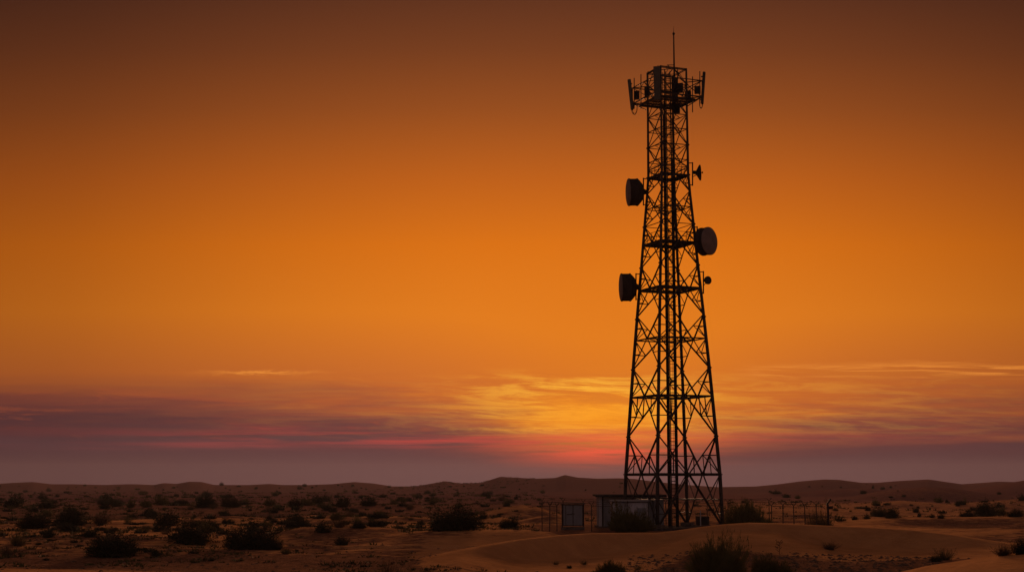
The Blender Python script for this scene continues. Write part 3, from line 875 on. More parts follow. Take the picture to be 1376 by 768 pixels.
# B: pale container shelter in front
Yc = 163.5
x0 = xat(822.5, 690, Yc); x1 = xat(871.5, 690, Yc); gz = ground_z((x0 + x1) / 2, Yc)
root = thing('shelter_container', ((x0 + x1) / 2, Yc + 1, gz), 'pale grey equipment container in front of the long hut left of the tower', 'shelter')
zt = zat(673, Yc)
hut_box(root, x0, x1, Yc, Yc + 2.6, gz + .25, zt, M['wall2'], ribs=0)
MB().box(((x0 + x1) / 2, Yc + 1.25, zt + .07), (x1 - x0 + .3, 3.0, 0.13)).build('roof', M['wall'], root)
dr = MB().box((x0 + 1.05, Yc - .03, (gz + zt) / 2 + .1), (1.15, 0.05, zt - gz - .55)).build('door', M['wall'], root)
MB().box((x0 + 1.5, Yc - .09, gz + 1.4), (0.05, 0.06, 0.25)).build('handle', M['dark'], dr)
tr_ = MB()
for x in (x0 + .03, x0 + .45, x0 + 1.68, x1 - .03): tr_.box((x, Yc - .02, (gz + zt) / 2 + .12), (0.06, 0.05, zt - gz - .26))
tr_.box(((x0 + x1) / 2, Yc - .035, zt - .12), (x1 - x0, 0.05, 0.07))
tr_.build('corner_trim', M['dark'], root)
ac = MB().box((x1 - .75, Yc - .25, gz + 2.1), (0.9, 0.45, 0.7)).build('air_conditioner', M['cabinet'], root)
MB().box(((x0 + x1) / 2, Yc + 1.3, gz + .1), (x1 - x0 - .2, 2.4, 0.5)).build('skid', M['dark'], root)

# C: cabinet shelter on the left on short legs
Yb = 166.0
x0 = xat(756, 690, Yb); x1 = xat(783.5, 690, Yb); gz = ground_z((x0 + x1) / 2, Yb)
zt = zat(677.5, Yb); zb = zat(706, Yb)
zb = max(zb, gz + .15)
root = thing('equipment_cabinet', ((x0 + x1) / 2, Yb, gz), 'small pale two door cabinet under a thin dark roof inside the left fence corner', 'cabinet')
MB().box(((x0 + x1) / 2, Yb + .6, (zb + zt) / 2), (x1 - x0 - .1, 1.2, zt - zb)).build('casing', M['roof'], root)
for (a, b) in ((.04, .14), (.17, .49), (.53, .96)):
    dr = MB().box((lerp(x0, x1, (a + b) / 2), Yb - .03, (zb + zt) / 2), ((x1 - x0) * (b - a), 0.05, zt - zb - .14)).build('door', M['cabinet'], root)
    MB().box((lerp(x0, x1, .46 if a < .3 else .56), Yb - .08, (zb + zt) / 2 + .15), (0.05, 0.05, 0.22)).build('handle', M['dark'], dr)
MB().box((lerp(x0, x1, .33), Yb - .065, (zb + zt) / 2 + .1), (0.55, 0.02, 0.08)).build('door_plate', M['dark'], root)
MB().box(((x0 + x1) / 2, Yb + .55, zt + .10), (x1 - x0 + .45, 1.7, 0.09)).build('roof', M['roof'], root)
lg = MB()
for x in (x0 - .02, x1 + .06):
    for y in (Yb - .12, Yb + 1.3): MB().box((x, y, (gz - .1 + zt) / 2), (0.09, 0.09, zt - gz + .2)).build('post', M['dark'], root)
MB().box(((x0 + x1) / 2, Yb + .6, gz + .05), (x1 - x0 + .3, 1.7, max(.12, zb - gz - .02) + .1)).build('plinth', M['concrete'], root)

# D: small panel switchgear behind the left legs of the tower, and a cable bridge
Yg = 176.0
x0, x1 = xat(878, 690, Yg) + .35, xat(893, 690, Yg) + 1.0; gz = ground_z(x0, Yg)
Ys = 168.5
sx0, sx1 = xat(880, 690, Ys), xat(891, 690, Ys); gs = ground_z(sx0, Ys)
root = thing('switch_cabinet', ((sx0 + sx1) / 2, Ys, gs), 'dark grey switch cabinet standing between the left tower legs', 'cabinet')
MB().box(((sx0 + sx1) / 2, Ys + .35, gs + 1.2), (sx1 - sx0, .7, 2.1)).build('casing', M['wall'], root)
MB().box(((sx0 + sx1) / 2, Ys - .02, gs + 1.2), (sx1 - sx0 - .12, .04, 1.9)).build('door', M['cabinet'], root)
MB().box(((sx0 + sx1) / 2, Ys + .35, gs + .07), (sx1 - sx0 + .1, .8, .3)).build('plinth', M['concrete'], root)

Yr = 171.2
bx0, bx1 = xat(876, 670, Yr), xat(903, 670, Yr); zb_ = zat(669, Yr)
gs = ground_z(bx0, Yr)
root = thing('cable_bridge', ((bx0 + bx1) / 2, Yr, gs), 'dark horizontal cable bridge running from the long hut to the tower riser', 'cable bridge')
mb = MB()
for dy in (-.25, .25): mb.box(((bx0 + bx1) / 2, Yr + dy, zb_), (bx1 - bx0, 0.05, 0.16))
x = bx0 + .2
while x < bx1: mb.box((x, Yr, zb_ - .02), (0.06, 0.45, 0.05)); x += .5
mb.build('tray', M['dark'], root)
for x in (bx0 + .15, bx1 - .15): MB().box((x, Yr + .34, (gs + zb_) / 2), (0.1, 0.1, zb_ - gs + .1)).build('post', M['dark'], root)
MB().box(((bx0 + bx1) / 2, Yr, zb_ + .06), (bx1 - bx0 - .05, 0.36, 0.08)).build('cable', M['cable'], root)

# E: low pipe-framed generator set behind the right legs
Yq = 178.0
gx0, gx1 = xat(937, 690, Yq), xat(953, 690, Yq); gq = ground_z(gx0, Yq)
root = thing('generator_box', ((gx0 + gx1) / 2, Yq, gq), 'low dark generator box with a pale upright pipe behind the right tower legs', 'generator')
MB().box(((gx0 + gx1) / 2, Yq + .9, gq + .70), (gx1 - gx0, 1.8, 1.0)).build('casing', M['roof'], root)
vt = MB()
for i in range(6): vt.box(((gx0 + gx1) / 2, Yq - .02, gq + .38 + i * .12), (gx1 - gx0 - .5, .05, .05))
vt.build('louvre', M['dark'], root)
MB().tube((gx0 + .35, Yq - .15, gq), (gx0 + .35, Yq - .15, gq + 1.9), 0.07, 8).build('exhaust_pipe', M['wall2'], root)
MB().box(((gx0 + gx1) / 2, Yq + .9, gq + .05), (gx1 - gx0 + .3, 2.1, .3)).build('skid', M['concrete'], root)

# concrete pad the tower stands on
pd = MB(); hh = 7.2
pdo = pd.box((TX, TY, 0.04), (hh * 1.45, hh * 1.45, 0.35), -TH - math.pi / 4).build('concrete_pad', M['roof'], None, origin=(TX, TY, 0))
pdo['kind'] = 'structure'

# ---- perimeter fence: chain link between posts with outward arms and barbed wire
def fence(pts, label, spacing, h=2.75, arm=0.5, skip_arm=False, gates=()):
    P = [Vector((x, y, 0)) for x, y in pts]
    root = thing('chain_link_fence', (P[0].x, P[0].y, ground_z(P[0].x, P[0].y)), label, 'fence', 'perimeter fence of the compound')
    posts = []
    for i in range(len(P) - 1):
        L = (P[i + 1] - P[i]).length; n = max(1, round(L / spacing[i]))
        for k in range(n + (1 if i == len(P) - 2 else 0)):
            q = lerp(P[i], P[i + 1], k / n); posts.append((q, (P[i + 1] - P[i]).normalized()))
    rnd = random.Random(9)
    tops = []
    for (q, d) in posts:
        z = ground_z(q.x, q.y); hh = h + rnd.uniform(-.06, .06)
        lean = Vector((rnd.uniform(-.05, .05), rnd.uniform(-.03, .03), 0))
        b = Vector((q.x, q.y, z - .3)); t = Vector((q.x, q.y, z + hh)) + lean
        mb = MB().tube(b, t, 0.055, 6)
        nrm = Vector((d.y, -d.x, 0)); nrm = (nrm + Vector((d.x, d.y, 0)) * 0.9).normalized()
        for sg in (1, -1):
            mb.tube(t, t + nrm * sg * arm * .8 + Vector((0, 0, arm * (0.8 + rnd.uniform(-.1, .1)))), 0.04, 5)
        mb.build('post', M['fence'], root)
        tops.append((b, t, nrm))
    ms = MB(); rl = MB(); rl2 = MB(); bw = MB()
    def cord(mbx, a, b, r):
        mbx.ring_tube([a, b], r, 3, False)
    for (b0, t0, n0), (b1, t1, n1) in zip(tops[:-1], tops[1:]):
        g0 = b0 + Vector((0, 0, .35)); g1 = b1 + Vector((0, 0, .35))
        rl.ring_tube([t0 - Vector((0, 0, .08)), t1 - Vector((0, 0, .08))], 0.028, 5)
        rl2.ring_tube([g0, g1], 0.018, 4)
        L = (t1 - t0).length; st = 0.22; nn = int(L / st)
        H = h; slope = int(round(H / st))
        for k in range(-slope, nn + 1):
            for sgn in (0, 1):
                u0, u1 = k / max(nn, 1), (k + slope) / max(nn, 1)
                v0, v1 = 0.0, 1.0
                if u0 < 0: v0 = -u0 / (u1 - u0); u0 = 0.0
                if u1 > 1: v1 = v0 + (1 - u0) / ((k + slope) / max(nn, 1) - k / max(nn, 1)); u1 = 1.0
                if v1 <= v0: continue
                if sgn: v0, v1 = 1 - v0, 1 - v1
                pa = lerp(lerp(g0, g1, u0), lerp(t0, t1, u0) - Vector((0, 0, .1)), v0)
                pb_ = lerp(lerp(g0, g1, u1), lerp(t0, t1, u1) - Vector((0, 0, .1)), v1)
                cord(ms, pa, pb_, 0.0045)
        for sg in (1, -1):
            for f_ in (.45, .95):
                e0 = t0 + (n0 * sg * .8 + Vector((0, 0, .8))) * arm * f_; e1 = t1 + (n1 * sg * .8 + Vector((0, 0, .8))) * arm * f_
                md = (e0 + e1) / 2 - Vector((0, 0, rnd.uniform(.01, .06)))
                bw.ring_tube([e0, md, e1], 0.012, 3, False)
    rl.build('rail', M['fence'], root); rl2.build('bottom_wire', M['fence'], root); ms.build('wire_mesh', M['fence'], root); bw.build('barbed_wire', M['fence'], root)
    return root
YF = 161.0
fx = lambda px, Y=YF: xat(px, 700, Y)
fence([(fx(728.5), YF), (fx(748.5), YF)], 'short run of chain link fence at the far left of the compound', [0.85])
fence([(fx(795), YF), (fx(821), YF)], 'chain link fence with forked posts between small cabinet and pale container', [2.1])
fence([(fx(728.5, 190), 190), (fx(1034, 190), 190)], 'long back fence seen behind the huts and the tower legs', [2.6])
fence([(fx(1037), YF), (fx(1097), YF)], 'chain link fence with forked barbed wire posts right of the big bush', [1.2])
# stout leaning end post with a strut
ex = fx(1113); ez = ground_z(ex, YF)
root = thing('fence_end_post', (ex, YF, ez), 'thick dark end post with a slanting top arm at the right fence end', 'post')
MB().box((ex, YF, ez + 1.25), (0.20, 0.20, 3.2)).build('post', M['dark'], root)
MB().tube((ex - .15, YF, ez + 2.75), (ex + .32, YF, ez + 3.45), 0.10, 6).tube((ex, YF, ez + 2.5), (ex + .5, YF, ez + 2.55), 0.16, 8).build('arm', M['dark'], root)

# ------------------------------------------------------------------ desert shrubs
def leaf_mesh(name, V, mats, widths=None):
    pass

def bush_data(seed, style, sprays, leaves, leaf_l, leaf_w):
    """unit shrub: half width 0.5, height 1; returns (foliage mesh, stem mesh)"""
    rg = np.random.default_rng(seed)
    lob = rg.uniform(0, 2 * math.pi, 6); la = rg.uniform(0.06, 0.22, 6)
    az = rg.uniform(0, 2 * math.pi, sprays)
    if style == 'broom': ti = np.arccos(1 - rg.uniform(0, 1, sprays) * 0.86)
    elif style == 'wispy': ti = np.arccos(1 - rg.uniform(0, 1, sprays) * 0.8)
    else: ti = np.arccos(1 - rg.uniform(0, 1, sprays) * 0.99)
    env = 1 + (0.22 * np.sin(az * 3 + lob[0]) * np.sin(ti * 5 + lob[1]) if style == 'broom' else 0) + sum(la[k] * np.sin((k + 1) * az + lob[k] + ti * 2.2 * (k % 3)) for k in range(6)) * 0.8
    rr = rg.uniform(0.72, 1.0, sprays) * env
    if style == 'wispy': rr = rg.uniform(0.35, 1.05, sprays) * env
    base = np.stack([rg.normal(0, 0.10, sprays), rg.normal(0, 0.10, sprays), np.zeros(sprays)], -1)
    end = np.stack([np.sin(ti) * np.cos(az) * 0.5 * rr, np.sin(ti) * np.sin(az) * 0.5 * rr, np.cos(ti) ** (0.75 if style != 'broom' else .9) * rr * 0.95 + 0.03], -1)
    ctrl = base * .5 + end * 0.5 + np.stack([np.zeros(sprays), np.zeros(sprays), -0.08 * np.ones(sprays)], -1)
    ctrl[:, :2] = base[:, :2] * 0.4 + end[:, :2] * 0.72
    ctrl[:, 2] = end[:, 2] * 0.36
    def bez(t):
        t = t[..., None]
        return base[:, None] * (1 - t) ** 2 + ctrl[:, None] * 2 * t * (1 - t) + end[:, None] * t * t
    t = rg.uniform(0.0, 1.0, (sprays, leaves)) ** (0.62 if style != 'mound' else 0.7) * 0.97 + 0.03
    pos = bez(t); tan = bez(np.clip(t + 0.04, 0, 1.04)) - pos
    tan /= np.linalg.norm(tan, axis=-1, keepdims=True) + 1e-9
    sprd = {'broom': 0.26, 'mound': 1.1, 'wispy': 0.8}[style]
    dirv = tan + rg.normal(0, sprd, tan.shape) * 0.6
    if style == 'broom': dirv[..., 2] += 0.7
    dirv /= np.linalg.norm(dirv, axis=-1, keepdims=True) + 1e-9
    pos = pos + rg.normal(0, 0.018 if style != 'mound' else 0.03, pos.shape)
    pos[..., 2] = np.abs(pos[..., 2])
    sd = np.cross(dirv, rg.normal(0, 1, dirv.shape)); sd /= np.linalg.norm(sd, axis=-1, keepdims=True) + 1e-9
    ll = leaf_l * rg.uniform(0.6, 1.3, t.shape)[..., None]; lw = leaf_w * rg.uniform(0.7, 1.3, t.shape)[..., None]
    a = pos - sd * lw / 2; b = pos + sd * lw / 2; c = pos + dirv * ll
    V = np.stack([a, b, c], 2).reshape(-1, 3)
    # stems as three-sided tapered twigs
    ns = min(sprays, 90); SV = []; SF = []
    for i in range(ns):
        pr = []
        for kk, tt in enumerate((0, .35, .7, 1.0)):
            p = base[i] * (1 - tt) ** 2 + ctrl[i] * 2 * tt * (1 - tt) + end[i] * tt * tt
            w_ = 0.010 * (1 - tt) + 0.002
            pr.append([p + np.array([math.cos(q) * w_, math.sin(q) * w_, 0]) for q in (0, 2.1, 4.2)])
        o = len(SV)
        for r3 in pr: SV += r3
        for k in range(3):
            for q in range(3):
                q2 = (q + 1) % 3
                SF.append((o + 3 * k + q, o + 3 * k + q2, o + 3 * k + 3 + q2, o + 3 * k + 3 + q))
    return V, SV, SF

def tri_mesh(name, V, mat):
    me = bpy.data.meshes.new(name); n = len(V)
    me.vertices.add(n); me.vertices.foreach_set('co', V.ravel().astype(np.float32))
    me.loops.add(n); me.loops.foreach_set('vertex_index', np.arange(n, dtype=np.int32))
    me.polygons.add(n // 3); me.polygons.foreach_set('loop_start', np.arange(0, n, 3, dtype=np.int32))
    me.update(calc_edges=True); me.materials.append(mat)
    return me

PROTO = {}
def proto(key, seed, style, sprays, leaves, ll, lw, mat):
    V, SV, SF = bush_data(seed, style, sprays, leaves, ll, lw)
    fm = tri_mesh('foliage', V, mat)
    sm = bpy.data.meshes.new('branches'); sm.from_pydata([tuple(map(float, v)) for v in SV], [], SF); sm.materials.append(M['bark']); sm.update()
    PROTO[key] = (fm, sm)
for i in range(4): proto('broom%d' % i, 100 + i, 'broom', 1100, 26, 0.13, 0.0095, M['olive'])
for i in range(4): proto('mound%d' % i, 200 + i, 'mound', 520, 22, 0.045, 0.022, M['darkleaf'])
for i in range(3): proto('wispy%d' % i, 300 + i, 'wispy', 170, 16, 0.06, 0.012, M['olive'])
for i in range(3): proto('drym%d' % i, 400 + i, 'wispy', 260, 16, 0.06, 0.012, M['dry'])
for i in range(5): proto('small%d' % i, 500 + i, 'mound', 150, 12, 0.10, 0.05, M['darkleaf'])
for i in range(3): proto('smallo%d' % i, 600 + i, 'broom', 130, 12, 0.14, 0.035, M['olive'])

_rb = random.Random(77)
def shrub(key, x, y, w, h, label, cat='shrub', group=None, name='desert_shrub', parts=True, sink=0.04):
    z = ground_z(x, y)
    fm, sm = PROTO[key]
    rz = _rb.uniform(0, 6.28)
    if parts:
        root = thing(name, (x, y, z - sink * h), label, cat, group)
        root.rotation_euler = (0, 0, rz)
        for nm, me in (('foliage', fm), ('branches', sm)):
            o = bpy.data.objects.new(nm, me); COL.objects.link(o); o.parent = root; o.scale = (w, w, h)
        return root
    o = bpy.data.objects.new(name, fm); COL.objects.link(o)
    o.location = (x, y, z - sink * h); o.rotation_euler = (0, 0, rz); o.scale = (w, w, h)
    return tag(o, label, cat, group)

NAMED = [  # px, py of the foot, width px, height px, proto, label
    (152, 747, 74, 36, 'mound0', 'largest dark bushy shrub low at the left on bare sand'),
    (258, 730, 56, 33, 'mound1', 'broad dark shrub, second big one from the left foreground'),
    (334, 737, 76, 38, 'mound2', 'wide dark shrub with a low right side edging the gravel flat'),
    (366, 738, 30, 17, 'mound3', 'low shrub leaning against the wide dark one by the gravel flat'),
    (208, 748, 13, 14, 'small1', 'small dark tuft just right of the largest left shrub'),
    (43, 709, 46, 22, 'mound3', 'low wide dark shrub near the left edge below the flats'),
    (93, 705, 44, 28, 'mound0', 'tall dark shrub in the clump left of the gravel flat'),
    (92, 713, 34, 13, 'mound2', 'low dark shrub in front of the tall left clump'),
    (65, 722, 16, 14, 'small0', 'small round dark shrub below the wide left edge shrub'),
    (121, 721, 24, 13, 'small2', 'small oval shrub right of the tall left clump'),
    (24, 733, 32, 26, 'wispy0', 'faint twiggy shrub in the lower left corner'),
    (10, 746, 26, 16, 'drym1', 'dry wispy shrub at the left frame edge'),
    (135, 703, 40, 17, 'drym0', 'dry brownish shrub between the left clumps'),
    (172, 704, 18, 20, 'wispy1', 'thin upright shrub above the largest left shrub'),
    (222, 706, 36, 22, 'small3', 'dark shrub behind the second big left shrub'),
    (222, 717, 18, 9, 'drym2', 'small dry shrub left of the second big shrub'),
    (22, 676, 22, 13, 'small4', 'rounded dark shrub on the far flat at the left edge'),
    (64, 682, 30, 11, 'small2', 'long low shrub on the far flat near the left edge'),
    (149, 677, 42, 10, 'mound1', 'long low dark hedge-like shrub on the far left flat'),
    (176, 682, 13, 13, 'smallo0', 'small round olive shrub alone in the far flat line'),
    (197, 681, 15, 11, 'smallo1', 'small olive shrub right of the round one in the far line'),
    (217, 678, 22, 15, 'smallo2', 'taller olive shrub left of the flat black one'),
    (244, 677, 24, 7, 'mound2', 'flat black shrub between taller ones in the far line'),
    (277, 681, 30, 17, 'mound0', 'peaked dark shrub in the far line left of centre'),
    (310, 681, 30, 17, 'mound3', 'blocky dark shrub right of the peaked one'),
    (362, 680, 17, 13, 'smallo0', 'rounded grey green shrub in the far line'),
    (396, 681, 18, 14, 'small0', 'dark pointed shrub right of the grey green one'),
    (460, 681, 14, 9, 'small1', 'small dark shrub left of centre in the far line'),
    (495, 679, 24, 13, 'small3', 'wide dark shrub near centre in the far line'),
    (608, 712, 78, 36, 'mound1', 'largest dark shrub left of the tower on the low gravel ridge'),
    (565, 705, 14, 8, 'small2', 'small shrub at the left foot of the largest central one'),
    (648, 697, 16, 11, 'small4', 'small dark shrub right behind the largest central one'),
    (684, 709, 32, 16, 'mound2', 'dark shrub right of the largest central one by the light dune'),
    (460, 732, 20, 14, 'small3', 'lone dark shrub on pale sand left of centre'),
    (400, 707, 30, 14, 'mound3', 'low dark shrub on the crest of the flat left dune'),
    (456, 708, 28, 16, 'drym0', 'brownish shrub left in the row on the flat dune'),
    (482, 709, 24, 10, 'mound0', 'low dark shrub middle of the row on the flat dune'),
    (507, 707, 28, 11, 'small1', 'dark shrub right end of the row on the flat dune'),
    (480, 701, 14, 14, 'wispy2', 'olive shrub rising behind the row on the flat dune'),
    (537, 710, 13, 5, 'small0', 'tiny flat shrub beside the low gravel ridge'),
    (363, 698, 10, 8, 'small4', 'small pair-like shrub behind the flat left dune'),
    (848, 716, 58, 31, 'broom1', 'bushy dark shrub hiding the foot of the pale container'),
    (1005, 704, 60, 37, 'broom2', 'big feathery dark bush beside the right tower legs'),
    (965, 779, 88, 50, 'broom0', 'largest feathery olive bush in the foreground at the bottom edge'),
    (1035, 778, 50, 28, 'broom3', 'lower olive bush right of the largest foreground bush'),
    (905, 779, 34, 16, 'drym1', 'dry tuft at the bottom left of the largest foreground bush'),
    (1115, 738, 25, 13, 'drym2', 'round brown shrub alone on the smooth sand'),
    (1268, 752, 36, 19, 'wispy1', 'scraggly shrub at the foot of the right dune'),
    (1258, 754, 17, 9, 'mound0', 'low dark shrub at the left of the scraggly one'),
    (1348, 746, 36, 19, 'drym0', 'brown shrub peeking over the corner dune'),
    (1374, 744, 28, 24, 'mound3', 'dark shrub at the right frame edge above the corner dune'),
    (818, 777, 44, 21, 'broom2', 'grassy tuft at the bottom edge below the smooth dune'),
    (747, 758, 14, 7, 'wispy0', 'tiny dark tuft leftmost below the smooth dune'),
    (765, 763, 8, 5, 'small1', 'tiniest tuft between others below the smooth dune'),
    (785, 758, 15, 9, 'wispy1', 'tiny scraggly tuft above the bottom edge tuft'),
    (857, 765, 17, 9, 'wispy2', 'small wispy tuft right of the bottom edge tuft'),
    (522, 779, 40, 26, 'drym1', 'pale dry grass tuft at the bottom edge left of centre'),
    (647, 777, 16, 16, 'drym2', 'small dry tuft at the bottom edge near centre'),
    (1181, 694, 24, 14, 'mound1', 'left shrub of the dark pair on the right slope'),
    (1198, 696, 22, 16, 'mound2', 'right shrub of the dark pair on the right slope'),
    (1149, 698, 10, 7, 'small2', 'small round shrub right of the fence end'),
    (1165, 697, 10, 8, 'small4', 'small round shrub left of the dark pair'),
    (1128, 700, 17, 8, 'smallo1', 'low shrub behind the fence end post'),
    (1253, 695, 7, 6, 'small0', 'smaller of two round shrubs on the right slope edge'),
    (1264, 696, 10, 8, 'small3', 'larger of two round shrubs on the right slope edge'),
    (1231, 688, 10, 7, 'small1', 'small shrub above the right slope edge'),
    (1235, 694, 6, 7, 'small2', 'tiny shrub below the small one on the right slope'),
    (1291, 678, 17, 7, 'mound0', 'low dark shrub on the upper right slope'),
    (1297, 676, 6, 13, 'wispy0', 'thin upright shrub standing behind the low one on the upper right slope'),
    (1262, 675, 12, 9, 'smallo2', 'peaked shrub on the upper right slope'),
    (1272, 675, 5, 5, 'small4', 'tiny shrub beside the peaked one on the upper right slope'),
    (1177, 679, 13, 9, 'smallo0', 'olive shrub above the dark pair'),
    (1192, 678, 12, 4, 'small0', 'flat shrub right of the olive one above the pair'),
    (1157, 683, 16, 4, 'small3', 'flat wide shrub left above the dark pair'),
    (1160, 663, 9, 6, 'small1', 'round shrub high on the right dune flank'),
    (1173, 656, 4, 5, 'small2', 'tiny dot-like shrub near the right hill top'),
    (1186, 657, 7, 4, 'small4', 'small flat shrub near the right hill top'),
    (1197, 655, 4, 3, 'small3', 'tiniest shrub near the right hill top'),
    (1043, 663, 14, 5, 'small0', 'wide low shrub far behind the fence'),
    (1057, 668, 13, 6, 'small1', 'low shrub far behind the middle fence posts'),
    (1323, 693, 34, 23, 'mound3', 'largest dark shrub on the right slope edge'),
    (1344, 692, 20, 14, 'smallo1', 'olive shrub right of the largest right slope one'),
    (1364, 694, 26, 12, 'mound1', 'dark shrub at the right end of the slope edge'),
    (1300, 694, 26, 9, 'mound2', 'low dark shrub left of the largest right slope one'),
    (1343, 681, 14, 7, 'small3', 'shrub behind the largest right slope one'),
    (1374, 672, 12, 9, 'small4', 'shrub on the skyline slope at the right edge'),
    (1096, 702, 36, 32, 'wispy0', 'dry tangled bush caught behind the right fence posts'),
    (1109, 700, 30, 34, 'wispy2', 'high twiggy bush behind the fence end post'),
]
for (px, py, w, h, key, label) in NAMED:
    if py > 768:                      # foot below the frame: use the row it stands on
        x, y = ground_at(px, py)
    else:
        x, y = ground_at(px, py)
    if px in (848,): y = 157.0; x = xat(px, 710, y)
    if px in (1005,): y = 160.0; x = xat(px, 700, y)
    if px in (1096, 1109): y = 163.0 + (px - 1096) * .1; x = xat(px, 690, y)
    k = y / F
    if px == 965: w = 72
    hh = h * k
    shrub(key, x, y, w * k * 1.02, hh, label, parts=(w >= 20))
# thin bare twig plant on the smooth sand
x, y = ground_at(1047, 744); k = y / F
tw = MB(); rnd = random.Random(3); z = ground_z(x, y)
pp = Vector((x, y, z - .05)); tw.ring_tube([pp, pp + Vector((.06, 0, .5)), pp + Vector((-.04, 0, 1.15))], [.022, .016, .006], 5)
for i in range(16):
    s_ = rnd.uniform(.15, 1.0); b0 = pp + Vector((.02, 0, s_ * 1.05)); a = rnd.uniform(0, 6.28); l = rnd.uniform(.15, .42)
    e = b0 + Vector((math.cos(a) * l, math.sin(a) * l, l * rnd.uniform(.2, 1)))
    tw.ring_tube([b0, e], [.012, .005], 4)
    for j in range(4):
        q = lerp(b0, e, rnd.uniform(.4, 1)); tw.ring_tube([q, q + Vector((rnd.uniform(-.1, .1), rnd.uniform(-.1, .1), rnd.uniform(.02, .14)))], [.012, .004], 3)
o = tw.build('twig_plant', M['bark'], None, origin=(x, y, z))
tag(o, 'thin bare twig plant on the sand right of the foreground bush', 'plant')

# scattered shrubs one can still count
rnd = random.Random(2024)
REG = [  # px range, py range, count, width px range, label, group
    (0, 690, 651.5, 664, 70, (3, 9), 'tiny dark shrub dot on the far left hills', 'shrub dots on the far left hills'),
    (0, 720, 664, 684, 74, (7, 22), 'small dark shrub on the hazy flats left of the tower', 'small shrubs on the left flats'),
    (0, 560, 684, 716, 74, (7, 24), 'small shrub among the sandy hummocks at the left', 'small shrubs among the left hummocks'),
    (0, 420, 716, 756, 22, (5, 14), 'little low shrub on the sand low at the left', 'little shrubs low at the left'),
    (560, 860, 646, 676, 26, (3, 9), 'tiny shrub on the hill left of the tower', 'shrubs on the hill left of the tower'),
    (970, 1376, 650, 690, 34, (3, 9), 'tiny shrub scattered on the dunes right of the tower', 'shrubs on the dunes right of the tower'),
]
for (xa, xb, ya, yb, n, (wa, wb), label, grp) in REG:
    c = 0; tries = 0
    while c < n and tries < n * 8:
        tries += 1
        px = rnd.uniform(xa, xb); py = rnd.uniform(ya, yb) if ya < 716 else ya + (yb - ya) * rnd.random()
        if py < 655 and rnd.random() < .3: continue
        x, y = ground_at(px, py)
        if y > 1400 or (y < 300 and 0.5 < x < 38 and 150 < y < 195): continue
        w = wa + (wb - wa) * rnd.random() ** 2.2
        w *= 0.75 + 0.5 * (py - ya) / (yb - ya)
        h = w * rnd.uniform(.32, .72)
        key = rnd.choice(['small0', 'small1', 'small2', 'small3', 'small4', 'small0', 'small2', 'smallo0', 'smallo1', 'smallo2', 'wispy0', 'drym0'])
        shrub(key, x, y, w * y / F, h * y / F, label, group=grp, parts=False)
        c += 1

# ground cover: low tufts, litter and stones, far too many to count
def scatter(name, n, seed, fn, mat, label, K=9):
    rg = np.random.default_rng(seed)
    X, Y, S, HT = fn(rg, n)
    Z = height(X, Y)
    m = len(X)
    a = rg.uniform(0, 6.283, (m, K)); r = rg.uniform(0, .5, (m, K)) ** .8
    bx = X[:, None] + np.cos(a) * r * S[:, None]; by = Y[:, None] + np.sin(a) * r * S[:, None]
    bz = np.broadcast_to((Z - 0.03)[:, None], bx.shape)
    aw = rg.uniform(0, 6.283, (m, K)); wd = S[:, None] * rg.uniform(.08, .2, (m, K))
    hz = HT[:, None] * rg.uniform(.5, 1.1, (m, K))
    p0 = np.stack([bx - np.cos(aw) * wd, by - np.sin(aw) * wd, bz], -1)
    p1 = np.stack([bx + np.cos(aw) * wd, by + np.sin(aw) * wd, bz], -1)
    p2 = np.stack([bx + np.cos(a) * r * S[:, None] * .7, by + np.sin(a) * r * S[:, None] * .7, bz + hz], -1)
    V = np.stack([p0, p1, p2], 2).reshape(-1, 3)
    o = bpy.data.objects.new(name, tri_mesh(name, V, mat)); COL.objects.link(o)
    o['kind'] = 'stuff'; o['label'] = label; o['category'] = 'ground cover'
    return o
def fn_tufts(rg, n):
    t = rg.uniform(-40, 1420, n); y = np.exp(rg.uniform(math.log(88), math.log(1150), n))
    x = (t - 688) / F * y
    d = fbm(x / (y * 0.05), y / (y * 0 + 14), 55, 3)
    keep = (d > -0.18) & ((t < 720) | ((y > 215) & (y < 450) & (rg.uniform(0, 1, n) < .3)) | ((y < 104) & (t > 820) & (t < 1250) & (rg.uniform(0, 1, n) < .5)))
    keep &= ~((t > 560) & (y < 150) & (y > 104)); keep &= ~((t > 330) & (t < 600) & (y < 150) & (y > 118) & (rg.uniform(0, 1, n) < .8))
    keep &= ~((t < 560) & (y < 112) & (rg.uniform(0, 1, n) < .75))
    x, y = x[keep], y[keep]
    s = rg.uniform(.15, .9, len(x)) * (y / 150) ** .5
    return x, y, s, s * rg.uniform(.2, .5, len(x))
scatter('low_scrub', 19000, 4, fn_tufts, M['olive'], 'low dark scrub littering the sand between the shrubs')
def fn_clumps(rg, n):
    t = rg.uniform(-40, 1400, n); y = np.exp(rg.uniform(math.log(125), math.log(950), n)); x = (t - 688) / F * y
    d = fbm(x / (y * 0.08), y / 25, 91, 3)
    keep = ((t < 740) & (d > -0.25)) | ((y > 200) & (y < 420) & (d > 0.1) & (rg.uniform(0, 1, n) < .5))
    keep &= ~((t > 330) & (y < 160)); keep &= ~((x > 1) & (x < 38) & (y > 145) & (y < 198))
    x, y = x[keep], y[keep]; s = rg.uniform(.4, 1.35, len(x)) * (y / 250) ** .45
    return x, y, s, s * rg.uniform(.28, .6, len(x))
scatter('shrubbery', 1250, 21, fn_clumps, M['darkleaf'], 'countless small dark shrubs filling the flats between the larger ones', 46)
def fn_dry(rg, n):
    x, y, s, h = fn_tufts(rg, n)
    return x, y, s * .8, h * .8
scatter('dry_grass', 8000, 8, fn_dry, M['dry'], 'dry pale grass tufts thinly spread over the flats')

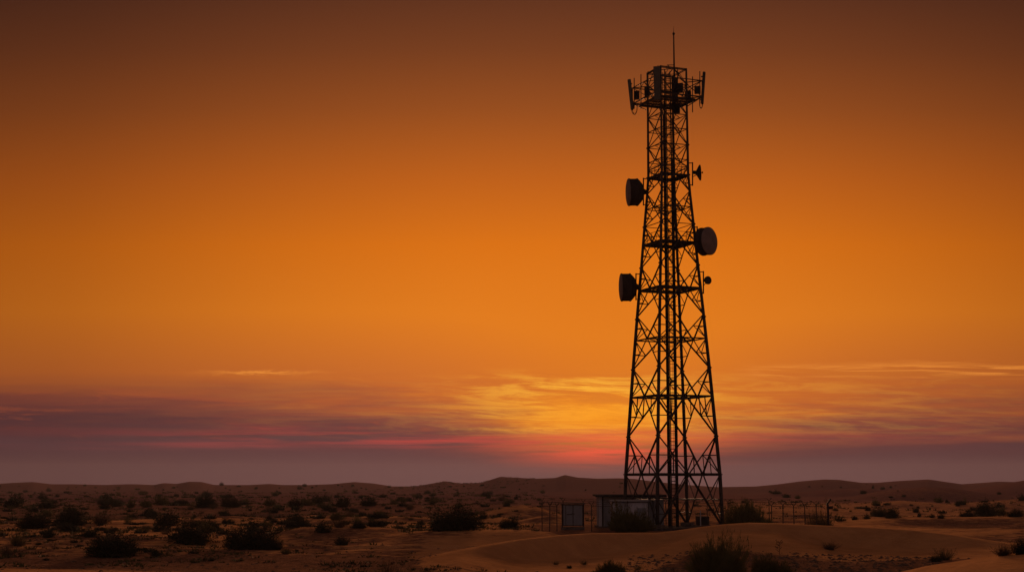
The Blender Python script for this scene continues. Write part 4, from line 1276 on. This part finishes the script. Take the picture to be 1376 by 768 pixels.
def stones():
    rg = np.random.default_rng(12); n = 2600
    t = rg.uniform(-20, 1400, n); y = 84 + 70 * rg.uniform(0, 1, n) ** 1.6; x = (t - 688) / F * y
    t = np.concatenate([t, rg.uniform(840, 1260, 2600)]); y = np.concatenate([y, rg.uniform(100, 124, 2600)]); x = (t - 688) / F * y
    keep = ~((t > 590) & (t < 840) & (y > 105) & (y < 150)) & ~((t >= 840) & (y > 124) & (y < 150)) & ~((t > 1200) & (y < 82)); x, y = x[keep], y[keep]
    z = height(x, y); s = 0.03 + 0.16 * rg.uniform(0, 1, len(x)) ** 4
    mb = MB()
    for i in range(len(x)):
        o = len(mb.v); c = np.array([x[i], y[i], z[i]])
        pts = np.array([(1, 0, 0), (0, 1, 0), (-1, 0, 0), (0, -1, 0), (0.1, 0.1, .8), (0, 0, -.5)]) * s[i] * rg.uniform(.7, 1.4, (6, 3)) * np.array([1.3, 1.0, 0.8])
        for p in pts: mb.v.append(Vector(c + p))
        for (a, b) in ((0, 1), (1, 2), (2, 3), (3, 0)): mb.f.append((o + a, o + b, o + 4)); mb.f.append((o + b, o + a, o + 5))
    o = mb.build('stones', simple('stone', (0.08, .055, .04), (0.22, .15, .10), 3.0, .9), None)
    o['kind'] = 'stuff'; o['label'] = 'small dark stones and clods strewn over the desert floor'; o['category'] = 'stones'
stones()

# ------------------------------------------------------------------ dusty air
HAZE = 0.00006
def haze():
    mb = MB().box((0, 0, 28), (10600, 10600, 64))
    zmin = -66.0; zmax = 62.0
    mb = MB().box((0, 0, (zmin + zmax) / 2), (10600, 10600, zmax - zmin))
    m = bpy.data.materials.new('haze'); m.use_nodes = True; t = m.node_tree; t.nodes.clear()
    v = t.nodes.new('ShaderNodeVolumePrincipled'); v.inputs['Color'].default_value = (0.85, 0.80, 0.82, 1); v.inputs['Density'].default_value = HAZE
    out = t.nodes.new('ShaderNodeOutputMaterial'); t.links.new(v.outputs[0], out.inputs['Volume'])
    o = mb.build('haze', m, None); o['kind'] = 'stuff'; o['label'] = 'thin dusty evening air over the desert'; o['category'] = 'haze'
if HAZE: haze()
